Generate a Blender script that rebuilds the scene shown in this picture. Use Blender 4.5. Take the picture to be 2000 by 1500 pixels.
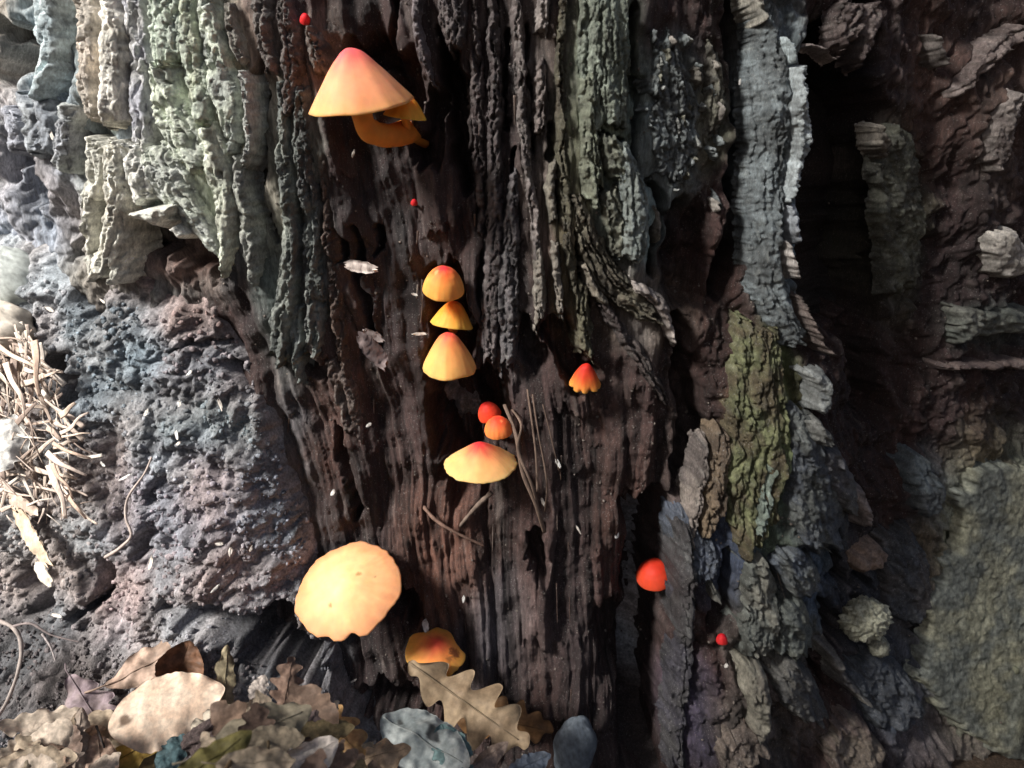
import bpy, math, random
import numpy as np
from mathutils import Vector

# ------------------------------------------------------------------ camera, sky, sun, exposure
scene = bpy.context.scene
for o in list(bpy.data.objects):
    bpy.data.objects.remove(o)
COL = scene.collection
CAM = np.array([0.0, -0.38, 0.36])
PITCH = math.radians(18.0)
LENS = 26.0
TAN = 18.0 / LENS
FW = np.array([0, math.cos(PITCH), -math.sin(PITCH)])
RT = np.array([1.0, 0, 0])
UP = np.array([0, math.sin(PITCH), math.cos(PITCH)])
cd = bpy.data.cameras.new('camera')
cam = bpy.data.objects.new('camera', cd)
COL.objects.link(cam)
cam.location = CAM
cam.rotation_euler = (math.pi / 2 - PITCH, 0, 0)
cd.lens = LENS
cd.sensor_width = 36
cd.clip_start = 0.01
cd.clip_end = 500
cd.dof.use_dof = True
cd.dof.focus_distance = 0.385
cd.dof.aperture_fstop = 15
scene.camera = cam

world = bpy.data.worlds.new('World')
scene.world = world
world.use_nodes = True
wn = world.node_tree.nodes
sky = wn.new('ShaderNodeTexSky')
sky.sky_type = 'NISHITA'
sky.sun_disc = False
sky.air_density = 0.7
sky.dust_density = 5.0
sky.ozone_density = 0.3
SUN = Vector((-0.80, -0.55, 0.76)).normalized()      # towards the sun
sky.sun_elevation = math.asin(SUN.z)
sky.sun_rotation = math.atan2(SUN.x, SUN.y)
world.node_tree.links.new(sky.outputs[0], wn['Background'].inputs[0])
wn['Background'].inputs[1].default_value = 0.05
sd = bpy.data.lights.new('sun', 'SUN')
sd.energy = 4.8
sd.angle = math.radians(14)
sd.color = (1.0, 0.965, 0.92)
sun = bpy.data.objects.new('sun', sd)
COL.objects.link(sun)
sun.rotation_euler = (-SUN).to_track_quat('-Z', 'Y').to_euler()
sun.location = (-1, -1, 2)
scene.view_settings.view_transform = 'Standard'
scene.view_settings.look = 'None'
scene.view_settings.exposure = 0.95
scene.view_settings.gamma = 1

rnd = random.Random(7)
RS = np.random.RandomState(11)

# ------------------------------------------------------------------ helpers
def lin(r, g, b):
    def f(c):
        c /= 255.0
        return c / 12.92 if c <= 0.04045 else ((c + 0.055) / 1.055) ** 2.4
    return np.array([f(r), f(g), f(b)])

def hsh(ix, iy, seed):
    h = (ix.astype(np.int64) * 374761393 + iy.astype(np.int64) * 668265263 + seed * 974634777) & 0xFFFFFFFF
    h = ((h ^ (h >> 13)) * 1274126177) & 0xFFFFFFFF
    h = ((h ^ (h >> 16)) * 2246822519) & 0xFFFFFFFF
    return (h ^ (h >> 15)).astype(np.float64) / 4294967296.0

def gn(x, y, seed=0):
    """gradient noise about -0.7..0.7"""
    x = np.asarray(x, float); y = np.asarray(y, float)
    x, y = np.broadcast_arrays(x, y)
    ix = np.floor(x); iy = np.floor(y)
    fx = x - ix; fy = y - iy
    ix = ix.astype(np.int64); iy = iy.astype(np.int64)
    u = fx * fx * fx * (fx * (fx * 6 - 15) + 10)
    v = fy * fy * fy * (fy * (fy * 6 - 15) + 10)
    def g(a, b):
        an = hsh(ix + a, iy + b, seed) * (2 * math.pi)
        return np.cos(an) * (fx - a) + np.sin(an) * (fy - b)
    n00 = g(0, 0); n10 = g(1, 0); n01 = g(0, 1); n11 = g(1, 1)
    a = n00 + u * (n10 - n00)
    b = n01 + u * (n11 - n01)
    return a + v * (b - a)

def fbm(x, y, seed=0, octs=4, gain=0.5):
    t = 0; a = 1.0
    for i in range(octs):
        t = t + a * gn(x * 2 ** i, y * 2 ** i, seed + i)
        a *= gain
    return t

def sst(a, b, x):
    t = np.clip((x - a) / (b - a), 0, 1)
    return t * t * (3 - 2 * t)

# big stump: a cylinder of radius R whose front is at y = 0
R = 0.8
def base_pt(s, z, off):
    th = s / R
    return np.stack([(R + off) * np.sin(th), R - (R + off) * np.cos(th), z + 0 * s], -1)

def proj(P):
    d = P - CAM
    w = np.maximum(d @ FW, 0.02)
    return 1000 + 1000 * (d @ RT) / (w * TAN), 750 - 1000 * (d @ UP) / (w * TAN)

def ray(px, py):
    px = np.asarray(px, float)[..., None]; py = np.asarray(py, float)[..., None]
    return FW + RT * ((px - 1000) / 1000 * TAN) + UP * ((750 - py) / 1000 * TAN)

def cyl(P):
    dx = P[..., 0]; dy = R - P[..., 1]
    return np.arctan2(dx, dy) * R, P[..., 2], np.hypot(dx, dy)

def rnormal(P):
    s, z, r = cyl(P)
    return np.stack([np.sin(s / R), -np.cos(s / R), 0 * s], -1)

def hit0(px, py):
    """ray against the bare cylinder -> s, z"""
    d = ray(px, py)
    a = d[..., 0] ** 2 + d[..., 1] ** 2
    ox = CAM[0]; oy = CAM[1] - R
    b = ox * d[..., 0] + oy * d[..., 1]
    c = ox * ox + oy * oy - R * R
    t = (-b - np.sqrt(np.maximum(b * b - a * c, 1e-9))) / a
    P = CAM + d * t[..., None]
    s, z, r = cyl(P)
    return s, z

# broad bulges and hollows of the stump: photo position, radii (px), height (m)
BUMPS = [(230, 230, 260, 330, .022), (860, 650, 190, 700, -.016), (1180, 220, 130, 330, .012),
         (1530, 230, 80, 420, .012), (1500, 900, 170, 330, .034), (1430, 1300, 150, 260, .022),
         (1760, 700, 120, 500, -.020), (1960, 1250, 170, 380, .030), (1240, 1250, 80, 330, -.020),
         (560, 420, 90, 330, .008), (1980, 250, 150, 300, .012)]
_B = []
for (bx, by, rx, ry, h) in BUMPS:
    s0, z0 = hit0(np.array([bx]), np.array([by]))
    _B.append((s0[0], z0[0], rx * 2.75e-4, ry * 2.85e-4, h))

def D0(s, z):
    d = 0.045 * np.exp(-np.clip(z + 0.03, 0, 9) / 0.075)
    for (a, b, rx, ry, h) in _B:
        d = d + h * np.exp(-((s - a) / rx) ** 2 - ((z - b) / ry) ** 2)
    d = d + 0.26 * np.exp(-((s - 0.66) / 0.13) ** 2) * np.exp(-np.abs(z) / 0.9)    # unseen root spur added to shade the right side
    d = d + 0.10 * np.exp(-((s + 0.9) / 0.2) ** 2) * np.exp(-np.abs(z) / 0.4)
    return d

def surf(px, py, h=0.0, f=None, it=16, damp=0.8):
    """where the view ray of a photo pixel meets the stump's broad surface raised by h (m)"""
    f = f or D0
    px = np.atleast_1d(np.asarray(px, float)); py = np.atleast_1d(np.asarray(py, float))
    d = ray(px, py)
    t = np.full(px.shape, 0.36)
    for k in range(it):
        P = CAM + d * t[..., None]
        s, z, r = cyl(P)
        n = rnormal(P)
        e = r - (R + f(s, z) + h)
        t = t + damp * e / np.maximum(-(d * n).sum(-1), 0.35)
    return CAM + d * t[..., None]

def vcol(me, c):
    a = me.color_attributes.new('Col', 'FLOAT_COLOR', 'POINT')
    c = np.concatenate([np.clip(c, 0, 1), np.ones((len(c), 1))], 1).astype(np.float32)
    a.data.foreach_set('color', c.ravel())

def mesh_obj(name, V, F, mat, parent=None, col=None, smooth=True):
    """F: list of index tuples or an (n,4)/(n,3) array"""
    me = bpy.data.meshes.new(name)
    V = np.asarray(V, np.float32)
    if isinstance(F, np.ndarray):
        k = F.shape[1]
        me.vertices.add(len(V)); me.vertices.foreach_set('co', V.ravel())
        me.loops.add(F.size); me.loops.foreach_set('vertex_index', F.ravel().astype(np.int32))
        me.polygons.add(len(F))
        me.polygons.foreach_set('loop_start', (np.arange(len(F)) * k).astype(np.int32))
        me.update(calc_edges=True)
    else:
        me.from_pydata([tuple(map(float, v)) for v in V], [], F)
    if smooth:
        me.polygons.foreach_set('use_smooth', np.ones(len(me.polygons), bool))
    if col is not None:
        vcol(me, np.asarray(col))
    me.materials.append(mat)
    o = bpy.data.objects.new(name, me)
    COL.objects.link(o)
    if parent is not None:
        o.parent = parent
        o.matrix_parent_inverse = parent.matrix_basis.inverted()
    return o

def grid_faces(nu, nv, base=0, flip=False):
    i = np.arange(nu - 1)[:, None] * nv + np.arange(nv - 1)[None, :] + base
    q = np.stack([i, i + nv, i + nv + 1, i + 1], -1).reshape(-1, 4)
    return q[:, ::-1] if flip else q

def tag(o, label=None, cat=None, group=None, kind=None):
    if label: o['label'] = label
    if cat: o['category'] = cat
    if group: o['group'] = group
    if kind: o['kind'] = kind
    return o

def empty(name, loc):
    e = bpy.data.objects.new(name, None)
    COL.objects.link(e)
    e.location = [float(v) for v in loc]
    e.empty_display_size = 0.01
    bpy.context.view_layer.update()
    return e

# ------------------------------------------------------------------ materials
def mat_base(name):
    m = bpy.data.materials.new(name)
    m.use_nodes = True
    nt = m.node_tree
    return m, nt, nt.nodes['Principled BSDF']

def N(nt, typ, **kw):
    n = nt.nodes.new(typ)
    for k, v in kw.items():
        if k in n.inputs: n.inputs[k].default_value = v
        else: setattr(n, k, v)
    return n

def rough_mat(name, var=0.5, scales=(1500, 500, 5000), bump=(0.35, 0.0006), rough=(0.5, 0.95), spec=0.35, stretch=1.0, speck=0.0):
    """vertex colour broken up by fine procedural grain, with fine relief"""
    m, nt, b = mat_base(name)
    L = nt.links.new
    at = N(nt, 'ShaderNodeAttribute', attribute_name='Col')
    tc = N(nt, 'ShaderNodeTexCoord')
    mp = N(nt, 'ShaderNodeMapping')
    mp.inputs['Scale'].default_value = (1, 1, stretch)
    L(tc.outputs['Object'], mp.inputs[0])
    n1 = N(nt, 'ShaderNodeTexNoise', Scale=scales[0], Detail=5.0, Roughness=0.65)
    n2 = N(nt, 'ShaderNodeTexNoise', Scale=scales[1], Detail=4.0, Roughness=0.6)
    n3 = N(nt, 'ShaderNodeTexNoise', Scale=scales[2], Detail=2.0, Roughness=0.6)
    for n in (n1, n2): L(mp.outputs[0], n.inputs['Vector'])
    L(tc.outputs['Object'], n3.inputs['Vector'])
    r1 = N(nt, 'ShaderNodeMapRange'); r1.inputs[1].default_value = 0.3; r1.inputs[2].default_value = 0.7
    r1.inputs[3].default_value = 1 - var; r1.inputs[4].default_value = 1 + var
    L(n1.outputs[0], r1.inputs[0])
    r2 = N(nt, 'ShaderNodeMapRange'); r2.inputs[1].default_value = 0.3; r2.inputs[2].default_value = 0.7
    r2.inputs[3].default_value = 1 - var * .7; r2.inputs[4].default_value = 1 + var * .7
    L(n2.outputs[0], r2.inputs[0])
    mu = N(nt, 'ShaderNodeMath', operation='MULTIPLY')
    L(r1.outputs[0], mu.inputs[0]); L(r2.outputs[0], mu.inputs[1])
    vm = N(nt, 'ShaderNodeVectorMath', operation='SCALE')
    L(at.outputs['Color'], vm.inputs[0]); L(mu.outputs[0], vm.inputs['Scale'])
    if speck > 0:  # pale flecks mixed into the colour stand in for fine glints
        nv_ = N(nt, 'ShaderNodeTexNoise', Scale=1150.0, Detail=2.0, Roughness=0.5)
        L(tc.outputs['Object'], nv_.inputs['Vector'])
        rs_ = N(nt, 'ShaderNodeMapRange'); rs_.inputs[1].default_value = .62; rs_.inputs[2].default_value = .70
        rs_.inputs[3].default_value = 0; rs_.inputs[4].default_value = speck
        L(nv_.outputs[0], rs_.inputs[0])
        gm = N(nt, 'ShaderNodeMath', operation='MULTIPLY'); L(rs_.outputs[0], gm.inputs[0]); L(n2.outputs[0], gm.inputs[1])
        mxc = N(nt, 'ShaderNodeMix', data_type='RGBA'); L(gm.outputs[0], mxc.inputs[0]); L(vm.outputs[0], mxc.inputs[6]); mxc.inputs[7].default_value = (.42, .41, .39, 1)
        L(mxc.outputs[2], b.inputs['Base Color'])
    else:
        L(vm.outputs[0], b.inputs['Base Color'])
    rr = N(nt, 'ShaderNodeMapRange'); rr.inputs[1].default_value = 0.3; rr.inputs[2].default_value = 0.7
    rr.inputs[3].default_value = rough[0]; rr.inputs[4].default_value = rough[1]
    L(n2.outputs[0], rr.inputs[0]); L(rr.outputs[0], b.inputs['Roughness'])
    ad = N(nt, 'ShaderNodeMath', operation='ADD'); L(n1.outputs[0], ad.inputs[0]); L(n3.outputs[0], ad.inputs[1])
    bp = N(nt, 'ShaderNodeBump', Strength=bump[0], Distance=bump[1])
    L(ad.outputs[0], bp.inputs['Height']); L(bp.outputs[0], b.inputs['Normal'])
    b.inputs['Specular IOR Level'].default_value = spec
    return m

M_WOOD = rough_mat('rotten_wood', var=0.5, scales=(900, 260, 2600), bump=(0.75, 0.0012), rough=(0.42, 0.9), spec=0.4, stretch=0.2, speck=.55)
M_CRUST = rough_mat('weathered_wood', var=0.42, scales=(650, 220, 2200), bump=(0.75, 0.0012), rough=(0.5, 0.95), spec=0.35, stretch=0.65, speck=.7)
M_BARK = rough_mat('bark', var=0.42, scales=(520, 150, 2200), bump=(0.6, 0.001), rough=(0.7, 0.95), spec=0.2, stretch=0.7)
M_SOIL = rough_mat('dark_soil', var=0.5, scales=(700, 200, 1800), bump=(0.8, 0.0014), rough=(0.6, 1.0), spec=0.25, speck=.35)
M_CHIP = rough_mat('pale_wood', var=0.22, scales=(900, 300, 3000), bump=(0.4, 0.0004), rough=(0.6, 0.9), spec=0.2, stretch=0.3)
M_STONE = rough_mat('stone', var=0.18, scales=(500, 160, 2500), bump=(0.3, 0.0004), rough=(0.6, 0.9), spec=0.3)

def leaf_mat():
    m = rough_mat('dead_leaf', var=0.2, scales=(350, 120, 1500), bump=(0.35, 0.0004), rough=(0.5, 0.8), spec=0.3)
    nt = m.node_tree
    b = nt.nodes['Principled BSDF']
    tr = N(nt, 'ShaderNodeBsdfTranslucent')
    mx = N(nt, 'ShaderNodeMixShader'); mx.inputs[0].default_value = 0.18
    src = b.inputs['Base Color'].links[0].from_socket
    nt.links.new(src, tr.inputs['Color'])
    nt.links.new(b.outputs[0], mx.inputs[1]); nt.links.new(tr.outputs[0], mx.inputs[2])
    nt.links.new(mx.outputs[0], nt.nodes['Material Output'].inputs['Surface'])
    return m
M_LEAF = leaf_mat()

def cap_mat(name, rough=0.6):
    m, nt, b = mat_base(name)
    L = nt.links.new
    at = N(nt, 'ShaderNodeAttribute', attribute_name='Col')
    tc = N(nt, 'ShaderNodeTexCoord')
    n1 = N(nt, 'ShaderNodeTexNoise', Scale=180.0, Detail=4.0)
    n2 = N(nt, 'ShaderNodeTexNoise', Scale=2200.0, Detail=3.0)
    L(tc.outputs['Object'], n1.inputs['Vector']); L(tc.outputs['Object'], n2.inputs['Vector'])
    r = N(nt, 'ShaderNodeMapRange'); r.inputs[1].default_value = .3; r.inputs[2].default_value = .7
    r.inputs[3].default_value = 0.9; r.inputs[4].default_value = 1.08
    L(n1.outputs[0], r.inputs[0])
    vm = N(nt, 'ShaderNodeVectorMath', operation='SCALE')
    L(at.outputs['Color'], vm.inputs[0]); L(r.outputs[0], vm.inputs['Scale'])
    L(vm.outputs[0], b.inputs['Base Color'])
    b.inputs['Roughness'].default_value = rough
    b.inputs['Specular IOR Level'].default_value = 0.22
    b.inputs['Subsurface Weight'].default_value = 0.55
    b.inputs['Subsurface Radius'].default_value = (1.0, 0.45, 0.15)
    b.inputs['Subsurface Scale'].default_value = 0.005
    bp = N(nt, 'ShaderNodeBump', Strength=0.12, Distance=0.0003)
    L(n2.outputs[0], bp.inputs['Height']); L(bp.outputs[0], b.inputs['Normal'])
    return m
M_CAP = cap_mat('mushroom_flesh')

# ------------------------------------------------------------------ painted-from-study maps (surface colours with some shade painted in, cavities)
# colour patches: centre x, y, radii, colour (sRGB), weight
DARK = lin(54, 40, 38)
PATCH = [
    # left weathered wood
    (200, 240, 330, 330, (177, 179, 172), 1.0), (60, 330, 110, 260, (132, 136, 146), .9), (370, 200, 110, 260, (188, 198, 174), .9),
    (260, 180, 50, 160, (147, 151, 162), .8), (330, 500, 110, 70, (115, 92, 84), .9), (60, 110, 60, 110, (141, 153, 158), .8),
    (520, 60, 70, 120, (92, 80, 76), .8), (570, 420, 75, 300, (112, 116, 108), .9), (610, 560, 50, 200, (84, 78, 74), .6),
    (640, 100, 60, 90, (104, 90, 82), .7), (690, 640, 30, 200, (88, 66, 58), .7),
    (560, 950, 60, 200, (92, 94, 98), .6), (640, 1180, 60, 200, (70, 72, 76), .6),
    # heart of the stump
    (760, 430, 110, 160, (70, 58, 56), .7), (870, 1080, 110, 160, (86, 60, 50), .8), (990, 1240, 90, 130, (92, 82, 82), .7),
    (650, 760, 60, 160, (78, 54, 46), .7), (990, 560, 70, 200, (72, 66, 66), .7), (1060, 250, 50, 260, (96, 86, 80), .7),
    (1180, 200, 80, 260, (118, 128, 112), .9), (1110, 420, 40, 260, (92, 88, 68), .8), (1230, 440, 60, 90, (128, 142, 138), .9),
    (1310, 250, 80, 170, (104, 114, 114), .8), (1250, 600, 110, 90, (98, 88, 80), .8), (1330, 900, 40, 260, (96, 86, 84), .6),
    (1190, 900, 90, 200, (74, 54, 48), .6), (1100, 1150, 70, 200, (80, 64, 62), .6),
    (1390, 220, 30, 130, (110, 110, 92), .6),
    # right side, upper patches darkened to carry its shade
    (1530, 260, 70, 360, (118, 128, 130), .9), (1510, 820, 60, 180, (112, 118, 72), .9), (1440, 900, 40, 130, (112, 92, 66), .8),
    (1520, 1000, 70, 130, (100, 116, 96), .8), (1600, 1040, 70, 120, (78, 86, 92), .8), (1420, 1080, 60, 120, (82, 92, 112), .7),
    (1520, 1230, 90, 110, (94, 98, 92), .8), (1580, 1150, 50, 60, (92, 108, 128), .6), (1500, 1420, 110, 110, (96, 88, 82), .7),
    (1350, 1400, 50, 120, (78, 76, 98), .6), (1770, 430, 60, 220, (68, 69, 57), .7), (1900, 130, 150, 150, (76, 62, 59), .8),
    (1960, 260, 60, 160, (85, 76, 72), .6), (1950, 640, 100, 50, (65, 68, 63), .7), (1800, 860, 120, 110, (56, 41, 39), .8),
    (1830, 970, 60, 80, (82, 92, 100), .7), (1740, 1200, 110, 150, (74, 78, 84), .7), (1780, 1370, 100, 120, (80, 90, 104), .7),
    (1950, 1200, 130, 330, (140, 140, 118), .95), (1890, 1460, 160, 60, (110, 96, 92), .6),
    (1655, 330, 100, 300, (26, 19, 19), .9), (1700, 800, 60, 140, (40, 28, 27), .8),  # dark rot, taken near black to put the cave's shade into the colour
]
# hollows: polyline, half width px, depth m
HOLES = [
    ([(875, 60), (890, 170), (905, 300), (930, 350)], 22, .035), ([(700, 95), (790, 130), (800, 190)], 30, .025),
    ([(770, 0), (775, 120)], 10, .016), ([(850, 200), (830, 300)], 30, .030),
    ([(885, 640), (880, 760), (890, 830), (910, 880)], 42, .055), ([(872, 545), (875, 640)], 36, .030),
    ([(950, 750), (962, 800), (975, 850)], 36, .040), ([(890, 930), (960, 960)], 34, .018),
    ([(1085, 640), (1110, 690), (1140, 740)], 30, .030), ([(1240, 20), (1245, 200), (1240, 330)], 9, .020),
    ([(1150, 250), (1190, 265), (1225, 325)], 5, .018), ([(1145, 100), (1150, 140)], 10, .014),
    ([(1270, 370), (1285, 420), (1272, 520)], 10, .025), ([(1310, 290), (1308, 340)], 8, .02),
    ([(1450, -30), (1455, 200), (1450, 420), (1420, 560)], 26, .040), ([(1330, 420), (1340, 560)], 40, .018),
    ([(1645, 90), (1640, 250), (1630, 420), (1625, 520), (1660, 600)], 62, .14), ([(1690, 200), (1700, 480), (1690, 560)], 40, .12),
    ([(1700, -20), (1700, 120)], 20, .03), ([(1680, 640), (1720, 800)], 40, .03),
    ([(1340, 700), (1360, 840), (1340, 960)], 24, .028), ([(1330, 620), (1345, 760)], 14, .02),
    ([(1265, 1000), (1270, 1100), (1260, 1250), (1255, 1400), (1265, 1480)], 48, .055), ([(1205, 1210), (1215, 1300)], 40, .03),
    ([(1045, 1040), (1055, 1110)], 22, .022), ([(1010, 640), (1050, 700)], 30, .018),
    ([(1640, 1100), (1650, 1140), (1700, 1150)], 15, .035), ([(1625, 1200), (1615, 1270), (1640, 1250)], 20, .035),
    ([(1600, 1310), (1625, 1360)], 10, .03), ([(1430, 1090), (1420, 1180), (1400, 1240)], 16, .02),
    ([(1455, 1300), (1500, 1310), (1520, 1350)], 6, .02), ([(1500, 1080), (1525, 1105)], 6, .018), ([(1700, 1260), (1690, 1290)], 14, .02),
    ([(1890, 980), (1880, 1060), (1840, 1130), (1800, 1230)], 12, .016),
    ([(640, 360), (650, 440), (660, 500)], 10, .018), ([(500, 120), (505, 260), (500, 400)], 10, .022), ([(480, 330), (520, 470)], 8, .02),
    ([(380, 60), (390, 130)], 6, .016), ([(355, 215), (375, 240)], 16, .022), ([(300, 115), (330, 125)], 7, .016),
    ([(240, 360), (240, 460)], 8, .016), ([(230, 300), (150, 260)], 10, .012), ([(20, 60), (40, 90), (5, 150)], 26, .024),
    ([(110, 100), (130, 180)], 16, .018), ([(20, 320), (60, 380)], 30, .014), ([(250, 465), (330, 470), (420, 520)], 30, .022),
    ([(135, 390), (140, 500)], 8, .02), ([(590, 700), (640, 720)], 20, .014),
    ([(740, 440), (735, 500)], 8, .014), ([(690, 450), (720, 640)], 10, .014), ([(660, 840), (700, 1000)], 12, .014),
    ([(600, 1230), (620, 1330), (700, 1380)], 26, .022), ([(760, 1130), (800, 1200)], 22, .016), ([(740, 1350), (860, 1400)], 30, .02),
    ([(940, 340), (945, 640)], 6, .014), ([(1000, 300), (1010, 480)], 6, .014), ([(1075, 250), (1085, 420)], 7, .016),
    ([(1030, 60), (1040, 300)], 6, .012), ([(1130, 450), (1140, 640)], 6, .014), ([(985, 60), (990, 250)], 6, .012),
]

def seg_dist(px, py, pts):
    d = np.full(px.shape, 1e9)
    for (x0, y0), (x1, y1) in zip(pts[:-1], pts[1:]):
        vx, vy = x1 - x0, y1 - y0
        t = np.clip(((px - x0) * vx + (py - y0) * vy) / (vx * vx + vy * vy + 1e-9), 0, 1)
        d = np.minimum(d, np.hypot(px - x0 - t * vx, py - y0 - t * vy))
    return d

def hole_depth(px, py, holes):
    out = np.zeros(px.shape)
    for pts, w, dep in holes:
        xs = [p[0] for p in pts]; ys = [p[1] for p in pts]
        m = (px > min(xs) - 3 * w) & (px < max(xs) + 3 * w) & (py > min(ys) - 3 * w) & (py < max(ys) + 3 * w)
        if not m.any(): continue
        d = seg_dist(px[m], py[m], pts)
        out[m] = np.maximum(out[m], dep * (1 - sst(w * 0.45, w * 1.25, d)))
    return out

def patch_col(px, py, patches, base):
    c = np.tile(base, (len(px), 1))
    for (x, y, rx, ry, rgb, wt) in patches:
        m = (np.abs(px - x) < rx * 1.6) & (np.abs(py - y) < ry * 1.6)
        if not m.any(): continue
        d = np.sqrt(((px[m] - x) / rx) ** 2 + ((py[m] - y) / ry) ** 2)
        w = (wt * (1 - sst(0.55, 1.35, d)))[:, None]
        c[m] = c[m] * (1 - w) + lin(*rgb) * w
    return c

def shards(q, z, wq, wz, seed):
    """broken fibre bundles: each strip stands proud by its own amount and flares out towards its lower end"""
    a = q * wq + 0.35 * gn(q * wq * .3, z * 14, seed + 5)
    iq = np.floor(a); fq = a - iq
    ph = hsh(iq, iq * 0, seed) * 7
    b = z * wz * (0.6 + 0.9 * hsh(iq, iq * 0 + 3, seed)) + ph + 0.12 * gn(a * 6, z * 60, seed + 9)
    iz = np.floor(b); fz = b - iz
    h = hsh(iq, iz, seed + 1)
    prof = np.clip(1 - np.abs(2 * fq - 1) ** 4, 0, 1)
    return (h * 0.8 + (1 - fz) * 0.5 * h) * prof, h

# ------------------------------------------------------------------ ground
def ground():
    n = 60
    a = np.sign(np.linspace(-1, 1, n)) * np.abs(np.linspace(-1, 1, n)) ** 4 * 150
    X, Y = np.meshgrid(a, a, indexing='ij')
    Z = -0.035 + 0.02 * fbm(X * .7, Y * .7, 3, 3) * np.clip(np.hypot(X, Y) / 2, 0, 1)
    V = np.stack([X, Y, Z], -1).reshape(-1, 3)
    c = lin(88, 74, 62) * (1 + 0.5 * gn(V[:, 0] * 3, V[:, 1] * 3, 5))[:, None]
    o = mesh_obj('ground', V, grid_faces(n, n), M_SOIL, col=c)
    tag(o, 'brown woodland soil spreading out around the stump', 'ground', kind='structure')
ground()

# ------------------------------------------------------------------ unseen trunk and crown added to shade the right of the stump
def added_shade_tree(x, y, r0, H=9.0):
    e = empty('added_tree', (x, y, -0.035))
    n, k = 60, 48
    z = np.linspace(0, 1, n) ** 1.6 * H; th = np.linspace(0, 2 * math.pi, k, endpoint=False)
    Zg, T = np.meshgrid(z, th, indexing='ij')
    rad = r0 * (1 - .45 * Zg / H + .55 * np.exp(-Zg / .18)) * (1 + .05 * np.cos(T * 5 + 1) * np.exp(-Zg / .5) + .05 * gn(np.cos(T) * 5, np.sin(T) * 5 + Zg * .7, 301) + .03 * gn(T * 6, Zg * 4, 302))
    V = np.stack([x + rad * np.cos(T), y + rad * np.sin(T), Zg - .08], -1).reshape(-1, 3)
    i = np.arange(n - 1)[:, None]; j = np.arange(k)[None]; j2 = (j + 1) % k
    F = np.stack(np.broadcast_arrays(i * k + j, i * k + j2, (i + 1) * k + j2, (i + 1) * k + j), -1).reshape(-1, 4)
    c = lin(92, 84, 76) * (1 + .6 * gn(T * 9, Zg * 5, 303).reshape(-1, 1))
    mesh_obj('trunk', V, F, M_CRUST, e, c)
    rs = np.random.RandomState(5)
    n = 2600
    d = rs.randn(n, 3); d /= np.linalg.norm(d, axis=1, keepdims=True)
    cl = rs.randn(24, 3) * np.array([.9, .9, .7])
    cen = np.array([x, y, H - .3]) + cl[rs.randint(0, 24, n)] + d * rs.rand(n, 1) * .45
    a_ = rs.randn(n, 3); a_ /= np.linalg.norm(a_, axis=1, keepdims=True)
    b_ = np.cross(a_, d); b_ /= np.linalg.norm(b_, axis=1, keepdims=True) + 1e-9
    sz = .05 + .05 * rs.rand(n, 1)
    LV = np.stack([cen - a_ * sz, cen + b_ * sz * .6, cen + a_ * sz, cen - b_ * sz * .6], 1).reshape(-1, 3)
    mesh_obj('crown', LV, np.arange(4 * n).reshape(n, 4), M_LEAF, e, np.tile(np.array([.05, .09, .03]), (4 * n, 1)) * (.7 + .6 * rs.rand(4 * n, 1)), smooth=False)
    for k_ in range(7):
        p = np.array([x, y, H * (.72 + .035 * k_)]); q_ = np.array([x, y, H - .3]) + cl[k_]
        tube('limb', [p, (p + q_) / 2 + np.array([0, 0, .1]), q_], .05, M_CRUST, (92, 84, 76), e, seg=8, taper=(1, .4))
    tag(e, 'unseen grey-barked trunk with crown, added to shade the right of the stump', 'added_tree')
    return e

# ------------------------------------------------------------------ the stump
STUMP = empty('rotten_stump', (0, 0.4, -0.035))
tag(STUMP, 'huge rotten stump of dark fibrous wood with grey weathered slabs', 'stump')

def axis_coords(lo, hi, step, out_lo, out_hi, n):
    mid = np.arange(lo, hi, step)
    k = np.linspace(0, 1, n + 1)[1:] ** 1.8
    return np.concatenate([(lo - k * (lo - out_lo))[::-1], mid, mid[-1] + k * (out_hi - mid[-1])])

def lean_q(s, z):
    a = np.interp(s, [-.34, -.12, 0, .1, .2, .34], [.26, .16, .06, .02, .16, .2])
    return s + a * (z - 0.2) + 0.010 * gn(s * 14, z * 7, 71) + 0.0045 * gn(s * 36, z * 16, 72) + .0012 * gn(s * 110, z * 40, 73)

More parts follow.
